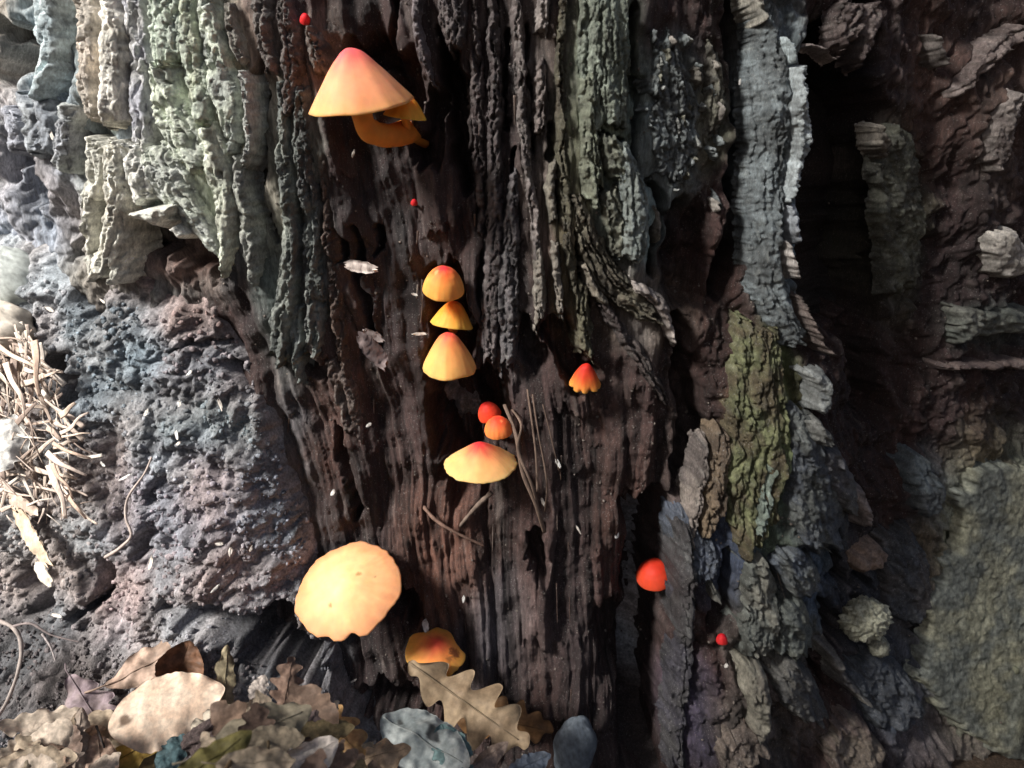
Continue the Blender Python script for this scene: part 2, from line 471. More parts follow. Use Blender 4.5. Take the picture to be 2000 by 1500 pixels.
def wood_detail(s, z, px):
    """fine relief of the stump (m) shared by the heartwood and the slabs that stand on it"""
    q = lean_q(s, z)
    fibr = np.clip(0.25 + 0.9 * np.exp(-((px - 900) / 520) ** 2) - 0.7 * np.exp(-((px - 1750) / 230) ** 2), 0.1, 1)
    n1 = 1 - np.abs(gn(q * 62, z * 2.6, 1)) * 2
    n2 = 1 - np.abs(gn(q * 170 + 3, z * 6, 2)) * 2
    n3 = 1 - np.abs(gn(q * 430, z * 15, 3)) * 2
    n4 = gn(q * 900, z * 40, 4)
    sa, ha = shards(q, z, 48, 6, 31)
    sb, hb = shards(q + 0.003, z, 135, 13, 37)
    lump = fbm(s * 38, z * 30, 41, 3)
    crumb = gn(s * 190, z * 150, 45) + 0.6 * gn(s * 430, z * 380, 46)
    am = np.clip(.75 + 1.5 * gn(s * 22, z * 9, 75) + .6 * gn(s * 60, z * 22, 76), .15, 1.6)
    d = fibr * (0.0046 * n1 + 0.0022 * am * n2 + 0.0011 * am * n3 + 0.0004 * n4) + (0.3 + .7 * fibr) * (0.0052 * sa + 0.0022 * sb)
    d = d + (1.2 - fibr) * (0.007 * lump + 0.0007 * crumb) + 0.0055 * lump + 0.0006 * crumb - 0.006
    rug = np.maximum(sst(1180, 1420, px), .55 * sst(460, 320, px))
    d = d + rug * (0.0050 * (np.abs(gn(s * 85, z * 62, 61)) * 2 - .4) + 0.0028 * (np.abs(gn(s * 190, z * 140, 62)) * 2 - .4) + .0012 * gn(s * 420, z * 330, 63))
    return d, q, fibr, ha, hb

def trunk():
    S = axis_coords(-0.35, 0.36, 0.00064, -math.pi * R, math.pi * R, 46)
    Z = axis_coords(-0.035, 0.455, 0.00074, -0.12, 1.15, 26)
    s, z = np.meshgrid(S, Z, indexing='ij')
    sh = s.shape
    s = s.ravel(); z = z.ravel()
    inn = (np.abs(s) < 0.40) & (z < 0.50)
    d0 = D0(s, z)
    P = base_pt(s, z, d0)
    px, py = proj(P)
    px = np.where(inn, px, -9999); py = np.where(inn, py, -9999)
    wx = px + 22 * fbm(s * 60, z * 40, 21, 4); wy = py + 34 * fbm(s * 90, z * 40, 24, 4)
    d, q, fibr, ha, hb = wood_detail(s, z, px)
    d = d - hole_depth(wx, wy, HOLES)
    far = 1 - np.clip((np.abs(s) - 0.4) / 0.4, 0, 1) * 0.5
    P = base_pt(s, z, d0 + d * far)
    # wood colours, with shade painted in on the right
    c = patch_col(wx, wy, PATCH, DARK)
    out = ~inn
    c[out] = lin(88, 80, 76)
    v = 1 + 0.5 * gn(q * 110, z * 4, 51) + 0.5 * gn(q * 330, z * 12, 52) + 0.35 * gn(s * 130, z * 90, 53) + 0.7 * (hb - 0.5) * fibr + .4 * (ha - .5)
    c = c * np.clip(v, 0.3, 1.9)[:, None]
    warm = np.clip(gn(q * 26, z * 9, 55) * 1.6, -.5, .5)[:, None]
    c = c * (1 + warm * np.array([.24, 0.0, -.16]))
    # pale worn fibres and crumbs
    pale = np.clip(gn(q * 300, z * 16, 57) * 2.2 + gn(s * 70, z * 40, 58) * 1.8 - 0.75, 0, 1)[:, None] * 0.6
    c = c * (1 - pale) + (c * 1.3 + lin(122, 114, 108) * .6) * pale
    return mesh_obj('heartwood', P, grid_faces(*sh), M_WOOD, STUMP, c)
trunk()

# ------------------------------------------------------------------ slabs and ridges of weathered wood on the stump
def resample(pts, n):
    pts = np.array(pts, float)
    k = len(pts)
    # smooth spline through the points
    t = np.linspace(0, k - 1, n)
    i = np.clip(np.floor(t).astype(int), 0, k - 2)
    f = (t - i)[:, None]
    p0 = pts[np.clip(i - 1, 0, k - 1)]; p1 = pts[i]; p2 = pts[i + 1]; p3 = pts[np.clip(i + 2, 0, k - 1)]
    return 0.5 * (2 * p1 + (p2 - p0) * f + (2 * p0 - 5 * p1 + 4 * p2 - p3) * f ** 2 + (-p0 + 3 * p1 - 3 * p2 + p3) * f ** 3)

SEED = [100]
HS = 0.62
def slab(spine, h=10, th=8, col=(120, 120, 110), col2=None, rag=(10, 22), dome=2.5, fib=1.0, lump=1.0, edge=0.16, name='wood_slab',
         tip=0.0, mat=None, f=None, parent=None, step=2.5, pale=0.25, holes=0.0, bevel=None, grain=1.0):
    """spine: (x, y, half width) in photo pixels; h, th in mm. A ragged plate standing on the stump's own grain."""
    SEED[0] += 17
    sd_ = SEED[0]
    h = h * HS
    left = spine[0][0] < 480
    if left: lump *= .55; grain *= .55; edge *= .8; fib *= .8
    soft = lambda c_: tuple(sum(c_) / 3 + (v_ - sum(c_) / 3) * .72 for v_ in c_)
    col = soft(col); col2 = soft(col2) if col2 else None
    sp = resample(np.array(spine, float), max(4, 4 * len(spine)))
    W = sp[:, 2].max(); mg = max(rag) * 1.3 + 14
    xs = np.arange(sp[:, 0].min() - W * 1.3 - mg * .6, sp[:, 0].max() + W * 1.3 + mg * .6, step)
    ys = np.arange(sp[:, 1].min() - mg - W * .3, sp[:, 1].max() + mg + W * .3, step)
    X, Y = np.meshgrid(xs, ys, indexing='ij')
    x = X + 7 * gn(X / 34, Y / 50, sd_) + 4 * gn(X / 13, Y / 17, sd_ + 1) + 2 * gn(X / 6, Y / 7, sd_ + 2)
    y = Y + 7 * gn(X / 34, Y / 50, sd_ + 3) + 4 * gn(X / 13, Y / 17, sd_ + 4) + 2 * gn(X / 6, Y / 7, sd_ + 5)
    best = np.full(X.shape, 1e9); A = np.zeros(X.shape); Lc = np.zeros(X.shape); HW = np.ones(X.shape)
    cum = 0; K = len(sp) - 1
    for i in range(K):
        x0, y0, w0 = sp[i]; x1, y1, w1 = sp[i + 1]
        vx, vy = x1 - x0, y1 - y0; ll = math.hypot(vx, vy) + 1e-9
        t = ((x - x0) * vx + (y - y0) * vy) / (ll * ll)
        tc = np.clip(t, -9 if i == 0 else 0, 9 if i == K - 1 else 1)
        ex = x - x0 - tc * vx; ey = y - y0 - tc * vy
        dd = np.hypot(ex, ey)
        m = dd < best
        best = np.where(m, dd, best)
        A = np.where(m, (ex * -vy + ey * vx) / ll + 0 * dd, A); A = np.where(m, np.sign(A) * dd, A)
        Lc = np.where(m, cum + tc * ll, Lc)
        HW = np.where(m, w0 + (w1 - w0) * np.clip(t, 0, 1), HW)
        cum += ll
    jag = lambda k: 1.3 * gn(A / 22, A * 0 + k, sd_) + 0.8 * (hsh(np.floor(A / 9 + .5 * gn(A / 9, Lc / 30, sd_ + k)), np.zeros(A.shape), sd_ + k) - .5) + .5 * (hsh(np.floor(A / 4.2), np.zeros(A.shape), sd_ + k + 2) - .5)
    hw = HW * (1 + edge * 2.2 * gn(Lc / 60, np.sign(A) * 5 + .3, sd_ + 6) + edge * 1.3 * gn(Lc / 19, np.sign(A) * 9 + .7, sd_ + 7))
    sdf = np.minimum(hw - best, np.minimum(Lc + rag[0] * jag(1), cum - Lc + rag[1] * jag(4)))
    bev = bevel or min(13.0, W * .7)
    edge_up = sst(-2.5, 5, sdf) ** .7 * (.3 + .7 * sst(-6, bev, HW - best) ** .6)
    prof = edge_up * (0.72 + .28 * sst(0, W * .8, HW - best))
    crk = sst(.10, .02, np.abs(gn(A / 17, Lc / 170, sd_ + 8)))+ .6 * sst(.10, .02, np.abs(gn(A / 30 + 4, Lc / 60, sd_ + 9)))
    fn = 0.9 * (0.5 - np.abs(gn(A / 9, Lc / 130, sd_ + 10)) * 2) + .5 * gn(A / 3.6, Lc / 40, sd_ + 12)
    ln = 1.3 * gn(X / 40, Y / 60, sd_ + 13) + .38 * gn(A / 13, Lc / 34, sd_ + 14) + .3 * gn(A / 6, Lc / 12, sd_ + 15)
    flake = (hsh(np.floor(A / 15 + .8 * gn(A / 20, Lc / 25, sd_ + 41)), np.floor(Lc / 55 + .9 * gn(A / 12, Lc / 40, sd_ + 42)), sd_ + 43) - .5) * 2.6
    ext = fib * fn * 1.2 + lump * ln * 1.2 - 3.0 * crk * fib + flake * (.4 + .4 * lump)
    gran = .8 * gn(X / 8.5, Y / 9.5, sd_ + 51) + .75 * gn(X / 4.6, Y / 5.0, sd_ + 52) + .9 * (np.abs(gn(X / 17, Y / 21, sd_ + 53)) * 2 - .4)
    ext = ext + gran * (.45 + .55 * lump) * grain
    if holes > 0:
        ext = ext - holes * np.clip(gn(A / 13, Lc / 30, sd_ + 30) * 5 - 1.9, 0, 1)
    P0 = surf(X.ravel(), Y.ravel(), h / 1000.0, f)
    s_, z_, r_ = cyl(P0)
    n = rnormal(P0)
    if f is None:
        dt = wood_detail(s_, z_, X.ravel())[0] * (300 if left else 420)
    else:
        dt = 0
    up = edge_up.ravel()
    hh = (h * prof + ext * sst(-2, 6, sdf)).ravel() + dt * up - (1 - up) * (th * .6 + 5)
    V = P0 + n * ((hh - h) / 1000.0)[:, None]
    jt = (1 - up)[:, None] * .0016
    V = V + jt * (gn(X / 6, Y / 6, sd_ + 61).ravel()[:, None] * RT + gn(X / 6, Y / 6, sd_ + 62).ravel()[:, None] * UP)
    q = grid_faces(*X.shape, flip=True)
    q = q[sdf.ravel()[q].max(1) > -2.6]
    if len(q) == 0: return None
    used = np.unique(q); mp = np.zeros(len(V), int); mp[used] = np.arange(len(used))
    c1 = lin(*col); c2 = lin(*(col2 or col))
    mixw = sst(-.25, .3, gn(X / 45, Y / 80, sd_ + 33) + .4 * gn(X / 14, Y / 20, sd_ + 34))[..., None]
    c = c1 * (1 - mixw) + c2 * mixw
    vvv = 1 + 0.45 * gn(A / 9, Lc / 110, sd_ + 35) + .4 * gn(A / 3.4, Lc / 36, sd_ + 36) + .5 * gn(X / 12, Y / 14, sd_ + 37) + .35 * gn(X / 40, Y / 60, sd_ + 38)
    c = c * np.clip(vvv, .3, 1.8)[..., None]
    pw = (np.clip(gn(X / 10, Y / 16, sd_ + 39) * 2.4 - .5, 0, 1) * pale)[..., None]
    c = c * (1 - pw) + (c * .8 + lin(175, 178, 170) * .5) * pw
    return mesh_obj(name, V[used], mp[q], mat or M_CRUST, parent or STUMP, c.reshape(-1, 3)[used])

# left: pale weathered wood
slab([(196, -40, 26), (204, 60, 30), (200, 150, 30), (203, 246, 26)], 22, 14, (228, 223, 209), (209, 203, 187), (4, 20), fib=.5, lump=.9, grain=.7)
slab([(140, -40, 26), (160, 60, 26), (158, 150, 24), (165, 225, 22)], 17, 12, (209, 193, 174), (184, 174, 159), (4, 20), lump=1.3, grain=.7)
slab([(205, 280, 34), (212, 370, 30), (204, 440, 30), (188, 540, 44)], 24, 16, (223, 221, 203), (196, 191, 174), (14, 34), lump=1.4, tip=4, grain=.7)
slab([(160, 270, 22), (172, 330, 26), (160, 400, 22)], 18, 12, (211, 209, 193), (184, 184, 169), (10, 20), lump=1.4, grain=.7)
slab([(160, 380, 16), (162, 460, 16), (168, 540, 20)], 17, 12, (193, 191, 177), None, (8, 20), lump=1.5, grain=.7)
slab([(255, -40, 28), (262, 80, 30), (262, 190, 28), (274, 290, 24)], 15, 10, (167, 169, 179), (184, 184, 181), (4, 24), lump=1.3, grain=.7)
slab([(300, -40, 34), (312, 40, 40), (318, 125, 36)], 22, 13, (193, 209, 184), (171, 184, 167), (4, 26), lump=1.0, holes=5, grain=.7)
slab([(345, -40, 22), (352, 60, 26), (372, 160, 30), (392, 240, 20)], 20, 12, (196, 206, 174), (179, 191, 171), (4, 26), holes=5, grain=.7)
slab([(388, -40, 20), (398, 50, 26), (416, 140, 30), (436, 220, 26), (446, 290, 18)], 17, 10, (193, 203, 181), (157, 165, 155), (4, 26), holes=6, grain=.7)
slab([(300, 120, 30), (312, 190, 36), (345, 262, 44), (385, 330, 34)], 20, 12, (201, 211, 187), (179, 187, 171), (16, 26), holes=6, lump=1.3, grain=.7)
slab([(395, 240, 24), (415, 330, 28), (430, 420, 24), (428, 540, 12)], 19, 11, (203, 211, 187), (184, 187, 167), (16, 34), fib=.8, holes=4, grain=.7)
slab([(285, 285, 40), (310, 340, 52), (345, 395, 40), (385, 450, 26), (420, 505, 12)], 22, 12, (191, 199, 181), (174, 179, 171), (16, 26), lump=1.2, holes=3, grain=.7)
slab([(240, 280, 34), (258, 330, 36), (270, 385, 30)], 22, 12, (203, 203, 193), (223, 223, 211), (16, 20), lump=1.4, grain=.7)
slab([(244, 425, 14), (285, 424, 24), (326, 414, 22)], 32, 16, (211, 213, 199), (191, 189, 174), (10, 10), fib=.2, lump=1.6, dome=3, grain=.7)
slab([(332, 440, 12), (350, 470, 14)], 27, 12, (228, 228, 216), None, (6, 8), fib=.2, lump=1.6, grain=.7)
slab([(60, -40, 30), (68, 40, 30), (72, 110, 22), (50, 190, 18)], 18, 12, (179, 196, 199), (147, 165, 171), (4, 16), lump=1.2, grain=.7)
slab([(120, 200, 20), (112, 270, 24), (100, 330, 24)], 14, 10, (167, 174, 171), (137, 141, 147), (10, 20), lump=1.6, grain=.7)
slab([(40, 180, 30), (60, 240, 36), (60, 300, 26)], 14, 10, (157, 165, 171), (129, 137, 147), (16, 20), lump=1.8, grain=.7)
slab([(10, 210, 20), (22, 290, 22)], 12, 10, (145, 149, 161), None, (16, 20), lump=1.8, grain=.7)
slab([(462, 130, 8), (476, 200, 12), (478, 280, 12), (468, 330, 7)], 17, 9, (161, 165, 157), (184, 187, 179), (6, 20), grain=.7)
slab([(452, 300, 14), (462, 380, 18), (478, 460, 18), (488, 560, 14)], 12, 10, (135, 137, 129), (161, 165, 151), (10, 30), lump=1.4, grain=.7)
slab([(440, 0, 14), (450, 70, 18), (472, 130, 12)], 12, 9, (100, 92, 86), (149, 145, 132), (6, 20), grain=.7)
# grey speckled ridges left of the mushrooms
slab([(498, -40, 18), (508, 50, 24), (524, 140, 22)], 15, 10, (96, 86, 80), (120, 112, 106), (4, 22))
slab([(548, -20, 22), (560, 60, 26), (566, 150, 24), (556, 230, 18)], 15, 10, (104, 94, 88), (88, 78, 74), (6, 26))
slab([(600, 50, 18), (612, 100, 24), (622, 150, 14)], 16, 9, (128, 114, 102), (104, 92, 84), (8, 18))
slab([(540, 150, 14), (545, 260, 20), (556, 380, 24), (560, 480, 24), (545, 600, 26), (534, 705, 24)], 15, 10, (120, 126, 116), (92, 98, 94), (12, 34), lump=1.2, pale=.4)
slab([(585, 170, 20), (590, 290, 26), (600, 400, 24), (604, 500, 26), (612, 600, 26), (606, 690, 26)], 13, 10, (106, 112, 106), (84, 86, 84), (12, 36), lump=1.2, pale=.45)
slab([(575, 600, 16), (570, 660, 18), (575, 740, 12)], 11, 8, (104, 112, 106), (126, 134, 130), (8, 34), pale=.45)
slab([(632, 330, 14), (640, 440, 16), (650, 560, 18), (664, 690, 16), (690, 830, 14)], 9, 8, (104, 80, 66), (86, 70, 62), (10, 30), fib=1.2)
slab([(650, 700, 24), (672, 780, 30), (690, 850, 20)], 9, 8, (92, 74, 66), (110, 96, 88), (14, 30), fib=1.0, lump=1.4)
# heart
slab([(818, -40, 14), (812, 40, 15), (826, 110, 16), (842, 165, 8)], 16, 8, (112, 102, 104), (94, 82, 84), (4, 14), fib=.6)
slab([(880, -40, 30), (882, 30, 34), (888, 90, 24)], 16, 10, (92, 82, 82), (74, 62, 60), (4, 14), lump=1.3)
slab([(930, -40, 14), (930, 150, 16), (936, 330, 14), (940, 470, 10)], 9, 8, (66, 54, 54), (86, 74, 72), (6, 30), fib=1.4)
slab([(958, -40, 14), (966, 140, 18), (964, 320, 20), (966, 470, 22), (960, 600, 24), (952, 706, 22)], 15, 10, (70, 60, 60), (92, 82, 82), (6, 34), fib=1.2, lump=1.3)
slab([(1002, 330, 12), (1000, 440, 22), (990, 560, 26), (992, 650, 24), (988, 724, 18)], 16, 10, (76, 70, 72), (92, 88, 90), (10, 40), lump=1.5, pale=.4)
slab([(1006, -40, 12), (1016, 120, 14), (1024, 280, 12), (1044, 420, 14), (1050, 520, 14)], 15, 9, (92, 82, 80), (122, 112, 108), (4, 26), fib=1.2, pale=.45)
slab([(1064, -40, 20), (1062, 20, 20), (1058, 62, 18)], 18, 9, (142, 132, 126), (118, 108, 104), (4, 14), lump=1.4)
slab([(1060, 110, 10), (1056, 170, 18), (1052, 260, 16)], 15, 9, (134, 122, 116), (104, 92, 88), (8, 26), lump=1.5)
slab([(1080, 310, 10), (1078, 380, 14), (1082, 440, 10)], 15, 8, (112, 106, 92), None, (8, 20))
slab([(1052, 480, 12), (1054, 560, 18), (1056, 636, 16)], 20, 8, (132, 124, 112), (104, 98, 88), (10, 34), fib=1.3, pale=.4)
slab([(1084, 470, 10), (1090, 560, 12), (1098, 622, 8)], 17, 7, (118, 110, 98), None, (10, 34), fib=1.2)
slab([(1098, -40, 14), (1096, 120, 16), (1098, 260, 14), (1104, 400, 16), (1116, 520, 14), (1130, 600, 12)], 12, 9, (92, 88, 68), (76, 68, 54), (4, 34), fib=1.4)
slab([(1182, -40, 56), (1182, 60, 56), (1184, 160, 54), (1186, 250, 50)], 19, 12, (126, 138, 122), (104, 112, 96), (4, 20), fib=.9, lump=.7, dome=4, holes=5)
slab([(1150, 140, 20), (1154, 230, 24), (1160, 320, 26), (1170, 400, 20)], 21, 11, (122, 130, 108), (98, 102, 84), (10, 30), fib=1.0, holes=4)
slab([(1190, 262, 22), (1206, 310, 30), (1218, 356, 26)], 21, 9, (118, 126, 108), (104, 108, 92), (12, 22), holes=4)
slab([(1222, 280, 12), (1240, 350, 30), (1246, 430, 34), (1238, 520, 26)], 27, 11, (138, 152, 148), (118, 128, 122), (14, 26), fib=.9, lump=.8, pale=.5)
slab([(1195, 370, 26), (1206, 430, 30), (1216, 505, 18)], 18, 9, (112, 116, 100), (98, 98, 82), (10, 24))
slab([(1128, 380, 16), (1150, 460, 26), (1186, 540, 34), (1240, 590, 30), (1290, 625, 20)], 17, 10, (104, 98, 80), (84, 76, 62), (14, 34), fib=1.5)
slab([(1240, 560, 10), (1284, 590, 16), (1310, 630, 14), (1324, 690, 8)], 21, 8, (172, 160, 152), (122, 110, 104), (10, 22), fib=1.3)
slab([(1138, 560, 16), (1142, 630, 20), (1150, 700, 18)], 15, 9, (100, 96, 72), (82, 76, 58), (12, 36), fib=1.4)
slab([(1180, 600, 16), (1220, 660, 20), (1270, 730, 20), (1310, 800, 12)], 13, 9, (92, 82, 78), (72, 60, 58), (12, 30), fib=1.3)
slab([(1146, 520, 8), (1160, 560, 12), (1190, 600, 10)], 20, 6, (138, 128, 110), None, (8, 16))
# blue grey flakes right of the green slab
slab([(1300, 70, 24), (1316, 170, 50), (1322, 270, 56), (1310, 350, 34)], 9, 9, (112, 122, 122), (88, 94, 94), (24, 30), lump=1.3, edge=.3, holes=8, pale=.7)
slab([(1400, 80, 14), (1404, 170, 24), (1398, 270, 18)], 8, 8, (116, 114, 98), (94, 90, 80), (20, 26), lump=1.3, edge=.3, holes=7, pale=.6)
for k in range(34):
    x = 1258 + rnd.random() * 160; y = 40 + rnd.random() * 330
    ln_ = 14 + rnd.random() * 34; w = 3 + rnd.random() * 6
    b_ = rnd.choice([(132, 142, 142), (114, 122, 124), (152, 156, 150), (126, 126, 108)])
    slab([(x - 3, y, w * .5), (x, y + ln_ * .5, w), (x + 4, y + ln_, w * .3)], 10 + rnd.random() * 7, 5, b_, None, (8, 14), name='wood_flake', lump=1.2, edge=.4, bevel=3)
for (x, y, ln_, w) in [(1318, 65, 30, 8), (1405, 110, 36, 7), (1412, 190, 50, 8), (1368, 120, 50, 7), (1408, 385, 30, 8), (1286, 400, 80, 8)]:
    slab([(x - 2, y, w * .5), (x, y + ln_ * .5, w), (x + 2, y + ln_, w * .3)], 15, 7, (158, 150, 140), (128, 122, 110), (8, 14), name='wood_flake', lump=1.3, edge=.4, bevel=4)
# right: ridge beside the cave
slab([(1508, -40, 24), (1520, 60, 30), (1528, 150, 40), (1532, 240, 48), (1526, 330, 46), (1518, 430, 40), (1518, 520, 40), (1540, 600, 40), (1580, 680, 34)],
     20, 12, (112, 124, 128), (92, 100, 102), (4, 30), dome=2.2, fib=.8, lump=1.2, pale=.4, edge=.12, bevel=34)
slab([(1572, 130, 22), (1568, 200, 22), (1582, 270, 24), (1570, 350, 20), (1558, 400, 12)], 27, 12, (172, 186, 190), (140, 150, 152), (12, 16), fib=.3, lump=2.2, edge=.3)
slab([(1556, 400, 14), (1560, 450, 14), (1566, 480, 8)], 22, 10, (138, 146, 154), None, (8, 12), fib=.4, lump=1.8)
slab([(1490, -40, 12), (1494, 10, 14), (1502, 48, 9)], 22, 9, (172, 168, 152), (140, 138, 128), (4, 8))
slab([(1542, 66, 6), (1552, 96, 12), (1560, 124, 12)], 26, 8, (156, 172, 176), None, (8, 8), fib=.3)
slab([(1546, 470, 5), (1562, 520, 8), (1574, 552, 5)], 26, 6, (170, 164, 158), None, (6, 8), name='wood_flake')
slab([(1588, 590, 4), (1606, 650, 5), (1640, 700, 5)], 30, 6, (106, 92, 86), None, (6, 8), name='wood_flake')
# buttress with green streak
slab([(1500, 640, 40), (1492, 760, 60), (1490, 880, 66), (1486, 1000, 56), (1476, 1080, 30)], 15, 12, (112, 118, 76), (90, 80, 56), (26, 40), fib=1.3, lump=.7, dome=4)
slab([(1424, 850, 18), (1412, 930, 28), (1400, 1000, 30), (1386, 1060, 16)], 16, 11, (122, 102, 76), (98, 82, 66), (20, 26), fib=1.3)
slab([(1390, 870, 10), (1372, 950, 16), (1356, 1030, 18), (1352, 1080, 12)], 16, 10, (138, 126, 116), (104, 94, 90), (12, 22), lump=1.7, pale=.5)
slab([(1520, 920, 14), (1508, 990, 22), (1492, 1060, 18)], 19, 10, (122, 138, 118), (106, 122, 112), (14, 20), fib=1.2)
slab([(1570, 800, 22), (1590, 900, 40), (1610, 1000, 54), (1620, 1080, 40)], 13, 11, (92, 98, 96), (80, 88, 98), (20, 30), fib=.5, lump=1.6, pale=.4)
slab([(1606, 730, 20), (1624, 770, 22), (1622, 820, 14)], 24, 14, (142, 148, 146), (112, 118, 118), (8, 10), fib=.3, lump=1.9)
slab([(1600, 830, 16), (1618, 860, 22), (1640, 880, 12)], 20, 12, (108, 110, 106), None, (8, 10), fib=.3, lump=1.9)
slab([(1640, 890, 20), (1660, 950, 30), (1676, 1010, 26)], 16, 12, (108, 108, 104), (92, 92, 96), (10, 14), fib=.3, lump=1.9)
slab([(1690, 960, 10), (1700, 1000, 14), (1706, 1040, 8)], 18, 10, (138, 124, 118), None, (8, 8), fib=.3, lump=1.8)
slab([(1330, 1000, 16), (1352, 1060, 30), (1380, 1110, 40), (1390, 1140, 26)], 15, 12, (88, 98, 116), (72, 80, 92), (12, 14), fib=.4, lump=1.6, pale=.4)
slab([(1320, 1150, 18), (1340, 1240, 26), (1336, 1340, 24), (1330, 1440, 22), (1330, 1520, 22)], 11, 8, (68, 66, 68), (58, 56, 66), (12, 14), fib=.9, lump=1.8, edge=.3)
slab([(1346, 1030, 14), (1348, 1110, 20), (1348, 1200, 22), (1346, 1250, 14)], 30, 22, (76, 76, 78), (62, 58, 60), (12, 14), fib=.9, bevel=7, edge=.1)
slab([(1396, 1150, 10), (1412, 1190, 12)], 14, 9, (104, 104, 96), None, (6, 8), lump=1.5)
slab([(1480, 1100, 26), (1500, 1170, 40), (1496, 1250, 40), (1490, 1300, 26)], 17, 12, (96, 102, 96), (120, 120, 108), (12, 14), fib=.6, lump=1.4, dome=4)
slab([(1540, 1090, 30), (1580, 1140, 44), (1590, 1180, 26)], 16, 12, (84, 96, 112), (100, 106, 104), (12, 14), fib=.4, lump=1.6)
slab([(1550, 1190, 32), (1568, 1240, 40), (1560, 1300, 32)], 17, 12, (108, 112, 100), (92, 100, 96), (10, 12), fib=.4, lump=1.4, dome=4)
slab([(1466, 1310, 16), (1490, 1350, 30), (1500, 1410, 24), (1490, 1460, 16)], 19, 11, (128, 124, 108), (100, 94, 84), (10, 12), fib=.5, lump=1.3, dome=4)
slab([(1545, 1320, 30), (1580, 1370, 42), (1600, 1420, 30)], 16, 11, (112, 110, 102), (84, 84, 84), (10, 16), fib=.4, lump=1.5, dome=4)
slab([(1640, 1290, 14), (1670, 1350, 14), (1708, 1385, 8)], 19, 10, (128, 124, 116), (96, 92, 90), (8, 8), fib=.6)
slab([(1690, 1300, 44), (1740, 1360, 60), (1780, 1420, 50)], 13, 12, (78, 84, 92), (70, 76, 84), (16, 16), fib=.5, lump=1.6)
slab([(1760, 1050, 40), (1790, 1130, 50), (1780, 1220, 40)], 11, 12, (70, 74, 80), (80, 76, 76), (16, 16), fib=.4, lump=1.6)
slab([(1640, 1440, 40), (1680, 1480, 60), (1700, 1530, 60)], 16, 12, (108, 88, 80), (122, 108, 92), (10, 12), fib=.3, lump=1.9)
slab([(1440, 1450, 40), (1470, 1510, 60)], 16, 12, (118, 104, 92), (92, 80, 72), (10, 12), fib=.4, lump=1.7)
# far right
slab([(1770, 250, 26), (1772, 350, 44), (1776, 460, 44), (1770, 570, 30)], 7, 6, (98, 100, 84), (76, 76, 66), (20, 30), fib=.6, lump=1.6, pale=.3)
slab([(1730, 240, 10), (1742, 280, 14), (1748, 310, 8)], 15, 9, (120, 112, 100), None, (6, 8), name='wood_flake', lump=1.5)
slab([(2030, 50, 20), (1960, 100, 22), (1915, 150, 20), (1880, 190, 10)], 13, 8, (140, 124, 118), (108, 92, 88), (8, 14), fib=.9)
slab([(2010, 180, 26), (1980, 230, 30), (1970, 300, 26), (1960, 330, 14)], 11, 8, (138, 128, 122), (100, 88, 84), (8, 14), fib=.4, lump=1.8)
slab([(1850, 60, 10), (1862, 100, 12), (1870, 130, 8)], 16, 9, (128, 118, 112), None, (6, 8), name='wood_flake')
slab([(1600, 80, 4), (1622, 92, 6), (1648, 114, 4)], 14, 5, (142, 128, 122), None, (3, 4), name='wood_flake')
slab([(1690, 0, 30), (1672, 50, 26), (1660, 90, 12)], 12, 10, (104, 90, 86), (84, 68, 66), (8, 14), lump=1.4)
slab([(1720, 0, 26), (1712, 60, 22), (1696, 128, 8)], 14, 10, (110, 96, 92), (84, 70, 68), (8, 14), lump=1.4)
slab([(1880, 640, 40), (1950, 636, 30), (2040, 630, 30)], 14, 12, (92, 98, 90), (108, 110, 100), (10, 10), fib=.4, lump=1.6)
slab([(1850, 722, 8), (1930, 720, 10), (2040, 716, 12)], 14, 10, (104, 86, 80), (80, 64, 62), (6, 8), fib=.5, lump=1.5)
slab([(1800, 900, 22), (1820, 960, 36), (1822, 1010, 24)], 15, 12, (90, 102, 108), (74, 80, 84), (10, 12), fib=.3, lump=1.9)
slab([(1985, 452, 26), (1990, 500, 40), (1982, 545, 20)], 18, 10, (176, 170, 160), (152, 146, 138), (8, 8), fib=.3, lump=1.2)

